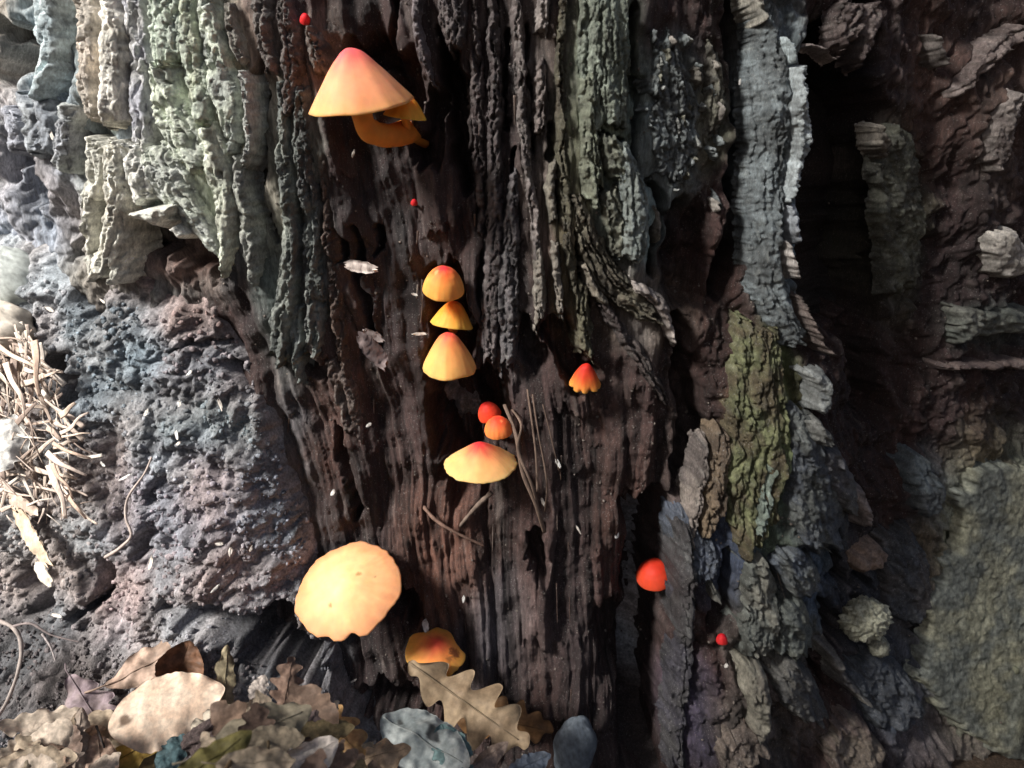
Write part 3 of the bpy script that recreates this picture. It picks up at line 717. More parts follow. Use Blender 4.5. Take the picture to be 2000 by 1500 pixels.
# the pale bark plate low on the right: one broad traced piece
def plate(outline, h, th, col, col2, name, lump=1.0, step=3.0, label=None, roundness=18):
    """outline polygon in photo px -> raised slab with a ragged rim"""
    SEED[0] += 17; sd_ = SEED[0]
    pts = np.array(outline, float)
    xs = np.arange(pts[:, 0].min() - 12, pts[:, 0].max() + 12, step); ys = np.arange(pts[:, 1].min() - 12, pts[:, 1].max() + 12, step)
    X, Y = np.meshgrid(xs, ys, indexing='ij')
    wx = X + 17 * fbm(X / 45, Y / 45, sd_, 4, .6); wy = Y + 17 * fbm(X / 45, Y / 45, sd_ + 5, 4, .6)
    inside = np.zeros(X.shape, bool)
    n = len(pts); j = n - 1
    for i in range(n):
        xi, yi = pts[i]; xj, yj = pts[j]
        c = ((yi > wy) != (yj > wy)) & (wx < (xj - xi) * (wy - yi) / (yj - yi + 1e-9) + xi)
        inside ^= c; j = i
    d = seg_dist(wx, wy, list(map(tuple, pts)) + [tuple(pts[0])])
    d = np.where(inside, d, -d)
    prof = sst(-3, 9, d) ** .7 * (0.8 + .2 * sst(0, roundness * 2.5, d))
    ln = 2.0 * gn(X / 60, Y / 60, sd_ + 8) + 1.1 * gn(X / 20, Y / 17, sd_ + 9) + .6 * gn(X / 8, Y / 8, sd_ + 10)
    ln = ln + 1.5 * gn(X / 9, Y / 10, sd_ + 21) + 1.2 * gn(X / 5, Y / 5.5, sd_ + 22) - 1.6 * np.clip(gn(X / 14, Y / 26, sd_ + 24) * 4 - 1.4, 0, 1)
    hh = h * prof + lump * ln * prof * 1.2 - (1 - sst(-3, 3, d)) * th
    P0 = surf(X.ravel(), Y.ravel(), h / 1000.)
    V = P0 + rnormal(P0) * ((hh.ravel() - h) / 1000.)[:, None]
    q = grid_faces(*X.shape, flip=True)
    keep = (d.ravel()[q].max(1) > -3.5)
    q = q[keep]
    used = np.unique(q); mp = np.zeros(len(V), int); mp[used] = np.arange(len(used))
    c1 = lin(*col); c2 = lin(*col2)
    w = sst(-.3, .3, gn(X / 70, Y / 90, sd_ + 13) + .5 * gn(X / 22, Y / 22, sd_ + 14)).ravel()[:, None]
    vv = np.clip(1 + .5 * gn(X / 12, Y / 18, sd_ + 15) + .6 * gn(X / 5, Y / 7, sd_ + 16) + .3 * gn(X / 50, Y / 30, sd_ + 17), .4, 1.7).ravel()[:, None]
    c = (c1 * (1 - w) + c2 * w) * vv
    o = mesh_obj(name, V[used], mp[q], M_BARK, STUMP, c[used])
    if label: o['label'] = label
    return o
plate([(1915, 915), (1960, 918), (2150, 880), (2150, 1560), (1960, 1480), (1870, 1420), (1800, 1330), (1815, 1260), (1822, 1190), (1850, 1130), (1886, 1060), (1895, 1020), (1868, 975), (1900, 965)],
      6, 5, (140, 140, 122), (108, 112, 106), 'bark_plate', lump=.55, label='broad pale green-grey bark plate with ragged edge')

# lichen covered lump and reddish wood chip wedged beside it
def blob(name, P, r, mat, col, parent=None, seed=0, amp=.3, fr=3.0, n=28, rot=0, knob=0):
    """irregular closed lump; r = (rx, ry, rz) in m"""
    th = np.linspace(0, 2 * math.pi, 2 * n, endpoint=False); ph = np.linspace(0.02, math.pi - 0.02, n)
    T, H = np.meshgrid(th, ph, indexing='ij')
    D = np.stack([np.sin(H) * np.cos(T), np.sin(H) * np.sin(T), np.cos(H)], -1).reshape(-1, 3)
    m = 1 + amp * (gn(D[:, 0] * fr + 9, D[:, 1] * fr + D[:, 2] * fr * 1.7, seed) + gn(D[:, 2] * fr + 4, D[:, 0] * fr - D[:, 1] * fr * 1.3, seed + 1)
                   + .5 * gn(D[:, 1] * fr * 2.3, D[:, 2] * fr * 2.3 + D[:, 0] * 3, seed + 2))
    if knob:
        m = m + knob * (np.abs(gn(D[:, 0] * 4.5 + D[:, 1] * 2, D[:, 2] * 4.5, seed + 4)) + .45 * np.abs(gn(D[:, 1] * 3 + D[:, 0] * 9, D[:, 2] * 9, seed + 5)))
    V = D * m[:, None] * np.array(r)
    cr, sr = math.cos(rot), math.sin(rot)
    V = np.stack([V[:, 0] * cr + V[:, 2] * sr, V[:, 1], -V[:, 0] * sr + V[:, 2] * cr], -1) + P
    k = len(ph)
    i = np.arange(2 * n)[:, None]; j = np.arange(k - 1)[None]
    i2 = (i + 1) % (2 * n)
    q = np.stack(np.broadcast_arrays(i * k + j, i * k + j + 1, i2 * k + j + 1, i2 * k + j), -1).reshape(-1, 4)
    F = q.tolist()
    F.append(tuple((np.arange(2 * n) * k)[::1].tolist())); F.append(tuple((np.arange(2 * n) * k + k - 1)[::-1].tolist()))
    c = np.tile(lin(*col), (len(V), 1)) * np.clip(1 + .5 * gn(D[:, 0] * 6, D[:, 2] * 6 + D[:, 1] * 3, seed + 7) + .4 * gn(D[:, 0] * 17, D[:, 2] * 17, seed + 8), .4, 1.6)[:, None]
    return mesh_obj(name, V, F, mat, parent, c)

SC = 2.7e-4      # metres per photo pixel at the stump, roughly
o = blob('lichen_lump', surf(1690, 1210, .012)[0], (.0125, .009, .0120), M_CRUST, (172, 172, 152), STUMP, 5, .12, 2.5, 44, knob=.55)
o['label'] = 'round knobbly lump of pale grey lichen'
o = blob('lichen_lump', surf(1716, 1262, .010)[0], (.0055, .006, .0058), M_CRUST, (150, 150, 134), STUMP, 8, .12, 2.5, 26, knob=.5)
slab([(1700, 1130, 14), (1722, 1105, 26), (1748, 1085, 20)], 20, 11, (150, 122, 100), (130, 106, 90), (6, 6), fib=.3, lump=.6, dome=6, edge=.06, name='wood_chip')
# hanging strips of fibre in front of the hollow
def tube(name, pts, rad, mat, col, parent=None, seg=7, flat=1.0, taper=(1, 1), n=None, wob=0.0, seed=0):
    pts = np.array(pts, float)
    n = n or max(8, 5 * len(pts))
    C_ = resample(pts, n)
    T = np.gradient(C_, axis=0); T /= np.linalg.norm(T, axis=1, keepdims=True) + 1e-12
    ref = np.array([.23, -.9, .31]); ref /= np.linalg.norm(ref)
    A = np.cross(T, ref); A /= np.linalg.norm(A, axis=1, keepdims=True) + 1e-12
    B = np.cross(T, A)
    t = np.linspace(0, 1, n)
    r = rad * (taper[0] + (taper[1] - taper[0]) * t)
    r = r * (1 + wob * 2 * gn(t * n / 5, t * 0 + seed, 91))
    an = np.linspace(0, 2 * math.pi, seg, endpoint=False)
    V = C_[:, None] + A[:, None] * (np.cos(an)[None, :, None] * r[:, None, None]) + B[:, None] * (np.sin(an)[None, :, None] * r[:, None, None] * flat)
    V = V.reshape(-1, 3)
    F = []
    for i in range(n - 1):
        for j in range(seg):
            k = (j + 1) % seg
            F.append((i * seg + j, i * seg + k, (i + 1) * seg + k, (i + 1) * seg + j))
    F.append(tuple(range(seg))[::-1]); F.append(tuple((n - 1) * seg + j for j in range(seg)))
    if callable(col): c = np.repeat(np.array([col(x) for x in t]), seg, 0)
    else: c = np.tile(lin(*col), (len(V), 1)) * np.repeat(1 + .35 * gn(t * n / 4, t * 0 + seed, 93), seg)[:, None]
    return mesh_obj(name, V, F, mat, parent, c)

def wtube(name, pix, hs, rad, mat, col, parent=None, f=None, **kw):
    P = [surf(x, y, h / 1000., f)[0] for (x, y), h in zip(pix, hs)]
    return tube(name, P, rad, mat, col, parent, **kw)

added_shade_tree(-0.85, -1.0, 0.33)
for pix, hs, w in [([(985, 790), (1008, 850), (1020, 920), (1048, 990), (1064, 1040)], (4, 16, 18, 16, 8), 7),
                   ([(1000, 800), (1018, 830), (1012, 880), (1040, 950), (1056, 1010)], (6, 19, 20, 20, 8), 5),
                   ([(1040, 770), (1052, 850), (1068, 940), (1064, 1000)], (8, 12, 12, 4), 3),
                   ([(1060, 790), (1078, 860), (1092, 920)], (6, 9, 4), 2),
                   ([(1030, 760), (1046, 880), (1050, 960)], (2, 14, 16), 4)]:
    wtube('fibre_strip', pix, hs, w * SC, M_CHIP, (118, 100, 88), STUMP, flat=.35, taper=(.5, .7), wob=.3, seed=w)

# splinters lifted from the fibrous wood
for k in range(170):
    x = rnd.gauss(880, 230) if k < 150 else rnd.uniform(430, 1650); y = rnd.uniform(-20, 1420)
    if not (480 < x < 1680): continue
    if 590 < x < 850 and 80 < y < 300: continue
    if hole_depth(np.array([x, x, x]), np.array([y, y + 40., y + 80.]), HOLES).max() > .002: continue
    ln_ = rnd.uniform(20, 80); w = rnd.uniform(2.0, 4.4)
    sx = (x - 900) / 2600 * ln_ + rnd.uniform(-5, 5)
    base = rnd.uniform(-4, 1); lift = rnd.uniform(1, 5)
    g = rnd.random()
    cc = (rnd.randint(60, 90),) * 3 if g < .0 else rnd.choice([(84, 66, 58), (104, 90, 82), (70, 54, 50), (128, 116, 106), (94, 72, 58)])
    wtube('splinter', [(x, y), (x + sx * .5, y + ln_ * .5), (x + sx, y + ln_)], (base + (lift if k % 3 == 0 else 0), base + lift * .6, base + (0 if k % 3 == 0 else lift)), w * SC, M_WOOD, cc,
          STUMP, seg=5, flat=.4, taper=(.7, .3), n=9, wob=.4, seed=k)

# ------------------------------------------------------------------ soil bank on the left
TOP = [(-400, 380), (0, 440), (150, 530), (240, 545), (430, 570), (490, 690), (555, 835), (612, 1000), (655, 1170), (705, 1320), (770, 1405), (900, 1455), (1080, 1490), (1200, 1540), (1400, 1560), (2000, 1580)]
ts, tz = hit0(np.array([p[0] for p in TOP], float), np.array([p[1] for p in TOP], float))

def soil_off(s, z):
    zt = np.interp(s, ts, tz) + .016 * gn(s * 34, z * 12, 161) + .007 * gn(s * 95, z * 50, 162)
    dz = zt - z
    wl = sst(-.06, -.14, s)                   # full bank only on the left
    ledge = 0.095 - 0.06 * sst(-.17, -.02, s)
    o = np.where(dz > 0, 0.012 * (1 - np.exp(-np.clip(dz, 0, 1) / .012)) + 0.22 * dz, 1.5 * dz)
    o = o + np.clip(ledge - z, 0, 1) * 0.95
    return np.maximum(o, -0.05)

def soil_macro(s, z):
    return D0(s, z) * (1 - .5 * sst(-.1, -.2, s)) + soil_off(s, z)

SHOLES = [([(390, 1215), (470, 1235), (560, 1260)], 34, .040), ([(330, 1180), (380, 1200)], 14, .016), ([(530, 1220), (590, 1300)], 40, .055),
          ([(200, 1110), (185, 1165), (150, 1215)], 14, .025), ([(90, 720), (130, 770)], 26, .020), ([(160, 560), (180, 600)], 26, .016),
          ([(440, 720), (480, 750)], 12, .010), ([(320, 960), (290, 980)], 18, .010), ([(240, 860), (260, 880)], 10, .01), ([(40, 1130), (70, 1190)], 24, .014),
          ([(290, 1050), (260, 1080)], 20, .012), ([(420, 670), (330, 690)], 6, .008)]
SPATCH = [(330, 600, 130, 110, (149, 125, 119), .9), (60, 520, 110, 90, (165, 168, 172), .8), (220, 690, 120, 140, (116, 130, 139), .9), (390, 760, 110, 90, (132, 126, 130), .8),
          (400, 850, 120, 90, (113, 127, 132), .8), (360, 1000, 160, 130, (142, 134, 142), .8), (520, 1020, 70, 150, (123, 130, 142), .8),
          (320, 920, 40, 30, (194, 199, 207), .7), (430, 1130, 150, 70, (148, 136, 136), .8), (60, 1000, 130, 180, (150, 141, 135), .6), (230, 1170, 60, 90, (154, 135, 135), .8),
          (420, 1230, 90, 50, (155, 158, 164), .6), (80, 1330, 150, 150, (84, 78, 78), .9), (640, 1300, 70, 70, (111, 115, 123), .8), (540, 1270, 100, 60, (66, 60, 62), .85), (1200, 1430, 420, 160, (48, 40, 38), .95), (900, 1470, 260, 50, (91, 80, 76), .7)]  # dark patch in the hollow under the overhang has its shade painted in

def soil():
    S = axis_coords(-0.36, 0.06, 0.0009, -1.0, 0.8, 26)
    Z = np.concatenate([np.arange(-0.045, 0.34, 0.0009), np.linspace(.345, .42, 6)])
    s, z = np.meshgrid(S, Z, indexing='ij'); sh = s.shape
    s = s.ravel(); z = z.ravel()
    off = soil_macro(s, z)
    P = base_pt(s, z, off)
    px, py = proj(P)
    a = s + .3 * z; b = z
    wx = px + 26 * fbm(s * 55, z * 55, 121, 3); wy = py + 26 * fbm(s * 55, z * 55, 124, 3)
    bil = lambda f_, sd_: np.abs(gn(s * f_, b * f_, sd_)) * 2
    d = 0.011 * fbm(s * 22, b * 22, 131, 2) + 0.0065 * (bil(48, 133) - .4) + 0.0042 * (bil(105, 134) - .4) + 0.0024 * (bil(230, 135) - .4) + 0.0010 * gn(s * 520, b * 520, 136)
    d = d - hole_depth(wx, wy, SHOLES)
    P = base_pt(s, z, off + d)
    led = sst(0.10, 0.07, z) * sst(.0, -.08, s)
    g_ = off + z
    P[:, 2] += led * (0.006 * (np.abs(gn(s * 70, g_ * 50, 151)) * 2 - .4) + .0035 * (np.abs(gn(s * 160, g_ * 110, 152)) * 2 - .4) + .0018 * gn(s * 380, g_ * 270, 153))
    c = patch_col(wx, wy, SPATCH, lin(140, 136, 138))
    c[s > .1] = lin(48, 40, 38)
    gy = c.mean(1, keepdims=True); c = gy * .35 + c * .65
    v = 1 + .5 * gn(s * 45, b * 45, 141) + .45 * gn(s * 130, b * 130, 142) + .4 * gn(s * 340, b * 340, 143)
    c = c * np.clip(v, .35, 1.8)[:, None]
    tint = np.clip(gn(s * 30, b * 30, 145) * 1.5, -.5, .5)[:, None]
    c = c * (1 + tint * np.array([.16, -.02, -.12]))
    o = mesh_obj('soil_bank', P, grid_faces(*sh), M_SOIL, None, c)
    tag(o, 'bank of crumbly grey soil heaped against the left of the stump', 'soil', kind='structure')
soil()

# crumbs: many little clods on soil, many little grains on wood (one mass each)
def crumbs(name, n, sampler, rr, colf, mat, parent=None, label=None, cat=None, seed=3):
    rs = np.random.RandomState(seed)
    g = (1 + 5 ** .5) / 2
    ico = np.array([(-1, g, 0), (1, g, 0), (-1, -g, 0), (1, -g, 0), (0, -1, g), (0, 1, g), (0, -1, -g), (0, 1, -g), (g, 0, -1), (g, 0, 1), (-g, 0, -1), (-g, 0, 1)], float)
    ico /= np.linalg.norm(ico[0])
    fi = np.array([(0, 11, 5), (0, 5, 1), (0, 1, 7), (0, 7, 10), (0, 10, 11), (1, 5, 9), (5, 11, 4), (11, 10, 2), (10, 7, 6), (7, 1, 8), (3, 9, 4), (3, 4, 2), (3, 2, 6), (3, 6, 8), (3, 8, 9), (4, 9, 5), (2, 4, 11), (6, 2, 10), (8, 6, 7), (9, 8, 1)])
    P, C_ = sampler(n, rs)
    n = len(P)
    r = rr[0] * (rr[1] / rr[0]) ** (rs.rand(n) ** 2.2)
    sc = r[:, None, None] * (0.6 + .8 * rs.rand(n, 1, 3))
    V = P[:, None] + ico[None] * sc * (0.75 + .5 * rs.rand(n, 12, 1))
    F = (fi[None] + (np.arange(n) * 12)[:, None, None]).reshape(-1, 3)
    c = np.repeat(C_ * (0.6 + .9 * rs.rand(n, 1)), 12, 0)
    o = mesh_obj(name, V.reshape(-1, 3), F, mat, parent, c, smooth=False)
    tag(o, label, cat, kind='stuff')
    return o

def soil_sampler(n, rs):
    px = rs.uniform(-60, 760, n); py = rs.uniform(480, 1520, n)
    s, z = hit0(px, py)
    k = (np.interp(s, ts, tz) - z) > 0.012
    px, py = px[k], py[k]
    P = surf(px, py, 0.0, soil_macro, 50, .45)
    s, z, r = cyl(P)
    ok = (np.abs(r - R - soil_macro(s, z)) < .0012) & (soil_macro(s, z) > D0(s, z) + .006)
    P, px, py = P[ok], px[ok], py[ok]; s, z, r = cyl(P)
    bil = lambda f_, sd_: np.abs(gn(s * f_, z * f_, sd_)) * 2
    wx = px + 26 * fbm(s * 55, z * 55, 121, 3); wy = py + 26 * fbm(s * 55, z * 55, 124, 3)
    d = 0.011 * fbm(s * 22, z * 22, 131, 2) + 0.0065 * (bil(48, 133) - .4) + 0.0042 * (bil(105, 134) - .4) + 0.0024 * (bil(230, 135) - .4)
    d -= hole_depth(wx, wy, SHOLES)
    c = patch_col(wx, wy, SPATCH, lin(140, 136, 138))
    return P + rnormal(P) * d[:, None], c
crumbs('soil_crumbs', 9000, soil_sampler, (.0004, .0019), None, M_SOIL, None, 'loose crumbs of grey soil scattered over the bank', 'soil')

# ------------------------------------------------------------------ mushrooms
PROF = {
    'cone': [(0, 1), (.08, .992), (.2, .93), (.35, .79), (.55, .56), (.75, .32), (.9, .13), (.97, .04), (1, 0)],
    'bell': [(0, 1), (.15, .985), (.32, .9), (.5, .72), (.68, .5), (.84, .26), (.95, .09), (1, 0)],
    'dome': [(0, 1), (.2, .975), (.4, .9), (.6, .76), (.78, .55), (.9, .33), (.97, .14), (1, 0)],
    'egg': [(0, 1), (.25, .97), (.48, .87), (.7, .68), (.87, .44), (.97, .2), (1, 0)],
    'tall': [(0, 1), (.18, .975), (.36, .87), (.53, .69), (.7, .48), (.85, .27), (.95, .11), (1, 0)],
    'flat': [(0, 1), (.14, .95), (.3, .8), (.5, .58), (.72, .33), (.9, .12), (1, 0)],
}
def interp_prof(name, n):
    p = np.array(PROF[name], float)
    d = np.concatenate([[0], np.cumsum(np.hypot(np.diff(p[:, 0]), np.diff(p[:, 1])))])
    t = np.linspace(0, d[-1], n)
    k = 400
    r = np.interp(np.linspace(0, d[-1], k), d, p[:, 0]); z = np.interp(np.linspace(0, d[-1], k), d, p[:, 1])
    for _ in range(60):
        r[1:-1] = (r[:-2] + 2 * r[1:-1] + r[2:]) / 4; z[1:-1] = (z[:-2] + 2 * z[1:-1] + z[2:]) / 4
    return np.interp(t, np.linspace(0, d[-1], k), r), np.interp(t, np.linspace(0, d[-1], k), z)

def view_frame(P):
    f_ = P - CAM; f_ = f_ / np.linalg.norm(f_)
    u_ = UP - f_ * (UP @ f_); u_ /= np.linalg.norm(u_)
    return f_, u_, np.cross(f_, u_)

def screen_axis(P, lean, tilt):
    """direction of a cap's crown, as leaning left/right and towards a viewer standing in front of the stump"""
    f_, u_, r_ = view_frame(P)
    l, t = math.radians(lean), math.radians(tilt)
    a = math.cos(t) * (u_ * math.cos(l) + r_ * math.sin(l)) - f_ * math.sin(t)
    return a / np.linalg.norm(a)

def mushroom(px, py, h, r_px, H, lean, tilt, prof, cols, label, stem, stem_r=9, wav=.03, notches=(), group=None, f=None, squash=1.0,
             spots=(), name='mushroom', gills=True, seed=0, scal=0.0, break_at=(.25, .75)):
    """px, py: photo pixel of the middle of the rim plane; h mm in front of the stump's broad surface"""
    P = surf(px, py, h / 1000., f)[0]
    m_px = float((P - CAM) @ FW) * TAN / 1000.0
    r = r_px * m_px
    ax = screen_axis(P, lean, tilt)
    e1 = np.cross(ax, CAM - P); e1 /= np.linalg.norm(e1)          # horizontal in the picture
    e2 = np.cross(ax, e1)                                      # points away from / towards the viewer
    if e2 @ (P - CAM) > 0: e2 = -e2
    root_p = surf(stem[-1][0], stem[-1][1], stem[-1][2] / 1000., f)[0]
    e = empty(name, root_p)
    nt_, nr = 96, 30
    rr, zz = interp_prof(prof, nr)
    th = np.linspace(0, 2 * math.pi, nt_, endpoint=False)
    TH, T = np.meshgrid(th, np.linspace(0, 1, nr), indexing='ij')
    RR = np.tile(rr, (nt_, 1)); ZZ = np.tile(zz, (nt_, 1))
    wave = 1 + wav * 2.2 * (gn(np.cos(TH) * 1.6 + seed, np.sin(TH) * 1.6, 11 + seed) * RR + .45 * gn(np.cos(TH) * 5 + seed, np.sin(TH) * 5, 12 + seed) * RR ** 2) + scal * RR ** 10 * (gn(np.cos(TH) * 7, np.sin(TH) * 7, 14 + seed) + .6 * gn(np.cos(TH) * 17, np.sin(TH) * 17, 16 + seed))
    for (ang, wd, dep) in notches:
        da = np.abs((TH - math.radians(ang) + math.pi) % (2 * math.pi) - math.pi)
        wave = wave - dep * np.exp(-(da / math.radians(wd)) ** 2) * RR ** 14
    sag = -wav * 1.5 * gn(np.cos(TH) * 1.3 + 7 + seed, np.sin(TH) * 1.3, 13 + seed) * RR ** 2
    dimple = 0.03 * gn(RR * np.cos(TH) * 3 + seed, RR * np.sin(TH) * 3, 15 + seed) * (1 - RR ** 4)
    X_ = r * RR * wave * np.cos(TH); Y_ = r * RR * wave * np.sin(TH) * squash; Zl = r * H * (ZZ + sag + dimple)
    top = np.stack([X_, Y_, Zl], -1)
    # lip and underside
    rim = top[:, -1]
    und = []
    for kr, dz in ((.985, -.018), (.95, .005), (.8, .10 * H), (.55, .22 * H), (.25, .30 * H), (.1, .31 * H)):
        und.append(np.stack([rim[:, 0] * kr, rim[:, 1] * kr, rim[:, 2] * kr + r * dz], -1))
    und = np.stack(und, 1)
    loc = np.concatenate([top, und], 1)
    W_ = P + loc[..., 0:1] * e1 + loc[..., 1:2] * e2 + loc[..., 2:3] * ax
    nr2 = nr + 6
    V = W_.reshape(-1, 3)
    i = np.arange(nt_)[:, None]; j = np.arange(nr2 - 1)[None]; i2 = (i + 1) % nt_
    F = np.stack(np.broadcast_arrays(i * nr2 + j, i * nr2 + j + 1, i2 * nr2 + j + 1, i2 * nr2 + j), -1).reshape(-1, 4)
    ca, cm, cr_ = [lin(*c) for c in cols]
    b0, b1 = break_at
    tt = np.clip(RR + .10 * gn(np.cos(TH) * 2 + seed, np.sin(TH) * 2 + RR * 2, 17 + seed) + .05 * gn(np.cos(TH) * 9, np.sin(TH) * 9 + RR * 3, 18 + seed), 0, 1)
    wa = sst(b0 - .25, b0 + .3, tt)[..., None]; wb = sst(b1 - .3, b1 + .22, tt)[..., None]
    c = ca * (1 - wa) + cm * wa; c = c * (1 - wb) + cr_ * wb
    c = c * (1 + .10 * gn(TH * 16 + seed, RR * 2.5, 23 + seed) * RR + .10 * gn(np.cos(TH) * RR * 5 + seed, np.sin(TH) * RR * 5, 24 + seed))[..., None]
    for (sx, sy, sr, sc_, amt) in spots:     # bruises, grit and paler spots on the skin: position and size in cap radii
        d = np.hypot(RR * np.cos(TH) - sx, RR * np.sin(TH) - sy) + sr * .5 * gn(RR * np.cos(TH) * 14, RR * np.sin(TH) * 14, 19 + seed)
        w = (sst(sr, sr * .5, d) * amt)[..., None]
        c = c * (1 - w) + lin(*sc_) * w
    cu = np.tile(lin(236, 170, 84), (nt_, 6, 1))
    cc = np.concatenate([c, cu], 1).reshape(-1, 3)
    cap = mesh_obj('cap', V, F[:, ::-1], M_CAP, e, cc)
    me = cap.data
    if gills:
        ng = 44
        GV = []; GF = []
        for k in range(ng):
            a = 2 * math.pi * k / ng
            ri = int(k * nt_ / ng) % nt_
            rx, ry, rz = rim[ri]
            rows = []
            for kr, dz, dp in ((.96, .006, .012), (.75, .11 * H, .05), (.5, .22 * H, .07), (.2, .29 * H, .03)):
                b_ = np.array([rx * kr, ry * kr, rz * kr + r * dz]); 
                rows.append((b_, b_ - np.array([0, 0, r * dp])))
            t_ = np.array([-math.sin(a), math.cos(a), 0]) * r * .006
            base = len(GV)
            for (p1, p2) in rows:
                for pp in (p1 - t_, p1 + t_, p2 + t_, p2 - t_):
                    GV.append(P + pp[0] * e1 + pp[1] * e2 + pp[2] * ax)
            for u in range(3):
                for v in range(4):
                    w = (v + 1) % 4
                    GF.append((base + u * 4 + v, base + u * 4 + w, base + u * 4 + 4 + w, base + u * 4 + 4 + v))
        mesh_obj('gills', GV, GF, M_CAP, cap, np.tile(lin(238, 176, 92), (len(GV), 1)))
    # stem
    pts = [P + ax * r * H * .25, P - ax * r * (.1 if stem_r < 12 else .35)]
    for (sx, sy, sh_) in stem: pts.append(surf(sx, sy, sh_ / 1000., f)[0])
    cs = [lin(238, 160, 74), lin(226, 132, 56)]
    tube('stem', pts, stem_r * m_px, M_CAP, lambda t: cs[0] * (1 - t) + cs[1] * t, e, seg=18, taper=(.85, 1.1), n=34, wob=.08, seed=seed)
    tag(e, label, 'mushroom', group)
    return e

PINK, ORG, YEL, RED = (226, 92, 84), (244, 158, 84), (246, 190, 92), (214, 52, 40)
mushroom(705, 205, 33, 101, 1.02, -12, 8, 'cone', ((236, 98, 102), (246, 164, 122), (248, 170, 104)),
         'largest conical mushroom, pink-tipped orange cap, high on the stump with its curved stem showing',
         [(738, 262, 24), (780, 262, 8), (850, 235, -45)], 24, .03, seed=1, break_at=(.34, .95))
mushroom(792, 228, 14, 42, .95, 4, 6, 'bell', ((226, 110, 50), (240, 150, 50), (244, 176, 70)),
         'small plain orange mushroom tucked behind the rim of the largest conical cap', [(800, 262, 2), (830, 280, -18)], 9, .03, seed=2)
mushroom(866, 566, 13, 41.5, 1.2, 2, 32, 'dome', ((222, 56, 66), (240, 124, 62), (244, 166, 84)),
         'round orange mushroom with red crown, topmost of the three stacked in the groove', [(872, 572, -10), (874, 580, -36)], 8, .02, seed=3, break_at=(.3, .7),
         spots=((-.35, .2, .14, (250, 190, 130), .5),))
mushroom(882, 634, 4, 41, 1.15, 8, 12, 'bell', ((214, 96, 40), (238, 140, 48), (244, 172, 74)),
         'orange mushroom squeezed between two others in the groove, middle of three', [(884, 640, -16), (886, 645, -40)], 8, .04, seed=4)
mushroom(878, 719, 10, 52.5, 1.42, -2, 26, 'tall', ((220, 78, 70), (245, 158, 92), (250, 180, 106)),
         'tall bell-shaped yellow-orange mushroom, lowest of the three stacked in the groove', [(880, 724, -14), (884, 730, -46)], 11, .035, seed=5, break_at=(.3, .7))
mushroom(957, 812, 4, 23, 1.35, -22, 34, 'egg', ((206, 44, 40), (214, 56, 40), (220, 74, 44)),
         'small plain red mushroom button peeping from behind an orange-red button', [(962, 816, -16), (966, 820, -40)], 6, .03, seed=6)
mushroom(974, 842, 14, 28, 1.15, -6, 36, 'egg', ((216, 62, 46), (228, 92, 54), (238, 132, 70)),
         'glossy orange-red mushroom button beside frayed fibres, just above a wide yellow cap', [(974, 848, -8), (976, 852, -36)], 7, .03, seed=7,
         spots=((.25, .3, .12, (244, 160, 100), .6),))
mushroom(939, 906, 13, 71, .66, -3, 31, 'flat', ((214, 58, 64), (245, 156, 102), (250, 182, 118)),
         'wide flat yellow mushroom with a pink centre below two red buttons', [(940, 912, -8), (942, 918, -40)], 11, .02, seed=8, scal=.045, break_at=(.3, .6))
mushroom(1143, 751, 6, 31, 1.55, 2, 36, 'bell', ((206, 46, 36), (224, 84, 46), (242, 152, 72)),
         'small red-orange mushroom with lobed rim alone under a splintered wood edge', [(1146, 756, -8), (1148, 760, -36)], 6, .05,
         notches=((68, 9, .34), (108, 7, .26), (30, 8, .12), (150, 8, .14)), seed=9, break_at=(.45, .85))
mushroom(682, 1150, 30, 104, .34, -30, 56, 'flat', ((250, 208, 150), (248, 190, 136), (240, 146, 102)),
         'broad pale yellow mushroom cap with nicked rim facing outwards above the leaf litter', [(690, 1190, 8), (700, 1230, -20)], 13, .04,
         notches=((112, 5, .17), (140, 7, .05), (250, 10, .04)), seed=10, scal=.03, break_at=(.3, .85),
         spots=((-.42, .22, .05, (150, 110, 60), .8), (.28, .02, .06, (160, 120, 70), .7), (.5, .2, .03, (150, 110, 70), .6)))
mushroom(850, 1274, 22, 58, .52, 12, 52, 'flat', ((226, 84, 66), (240, 140, 80), (240, 158, 78)),
         'bitten orange mushroom with red centre and dirt, half covered by a dead oak leaf', [(856, 1310, 4), (860, 1340, -20)], 10, .05,
         notches=((-38, 16, .4), (-120, 10, .2)), seed=11, break_at=(.25, .6), spots=((.62, .05, .22, (112, 62, 44), .85), (.5, .35, .12, (120, 70, 50), .6)))
mushroom(1280, 1126, -10, 38, .95, -8, 46, 'dome', ((206, 54, 34), (208, 58, 36), (214, 74, 44)),
         'smooth round red mushroom in the dark hollow, cut off by a wood edge', [(1284, 1132, -24), (1286, 1136, -60)], 9, .015, seed=12)
for (x, y, rp, hh, lb, sd_) in [(596, 37, 11, 8, 'tiny red mushroom bud above the largest conical mushroom', 21),
                                (809, 395, 7, 6, 'tiniest red mushroom bud on bare wood between the conical and the stacked mushrooms', 22),
                                (1410, 1248, 11.5, 22, 'tiny bright red mushroom bud on dark wood near the knobbly lichen lump', 23)]:
    mushroom(x, y + rp * .4, hh, rp, 1.5, 0, 40, 'egg', ((198, 30, 44), (204, 34, 46), (206, 44, 46)), lb, [(x, y + rp * .4, hh - 6), (x, y + rp * .4, hh - 26)], rp * .45, .05,
             gills=False, seed=sd_, name='mushroom_bud', group='red mushroom buds')

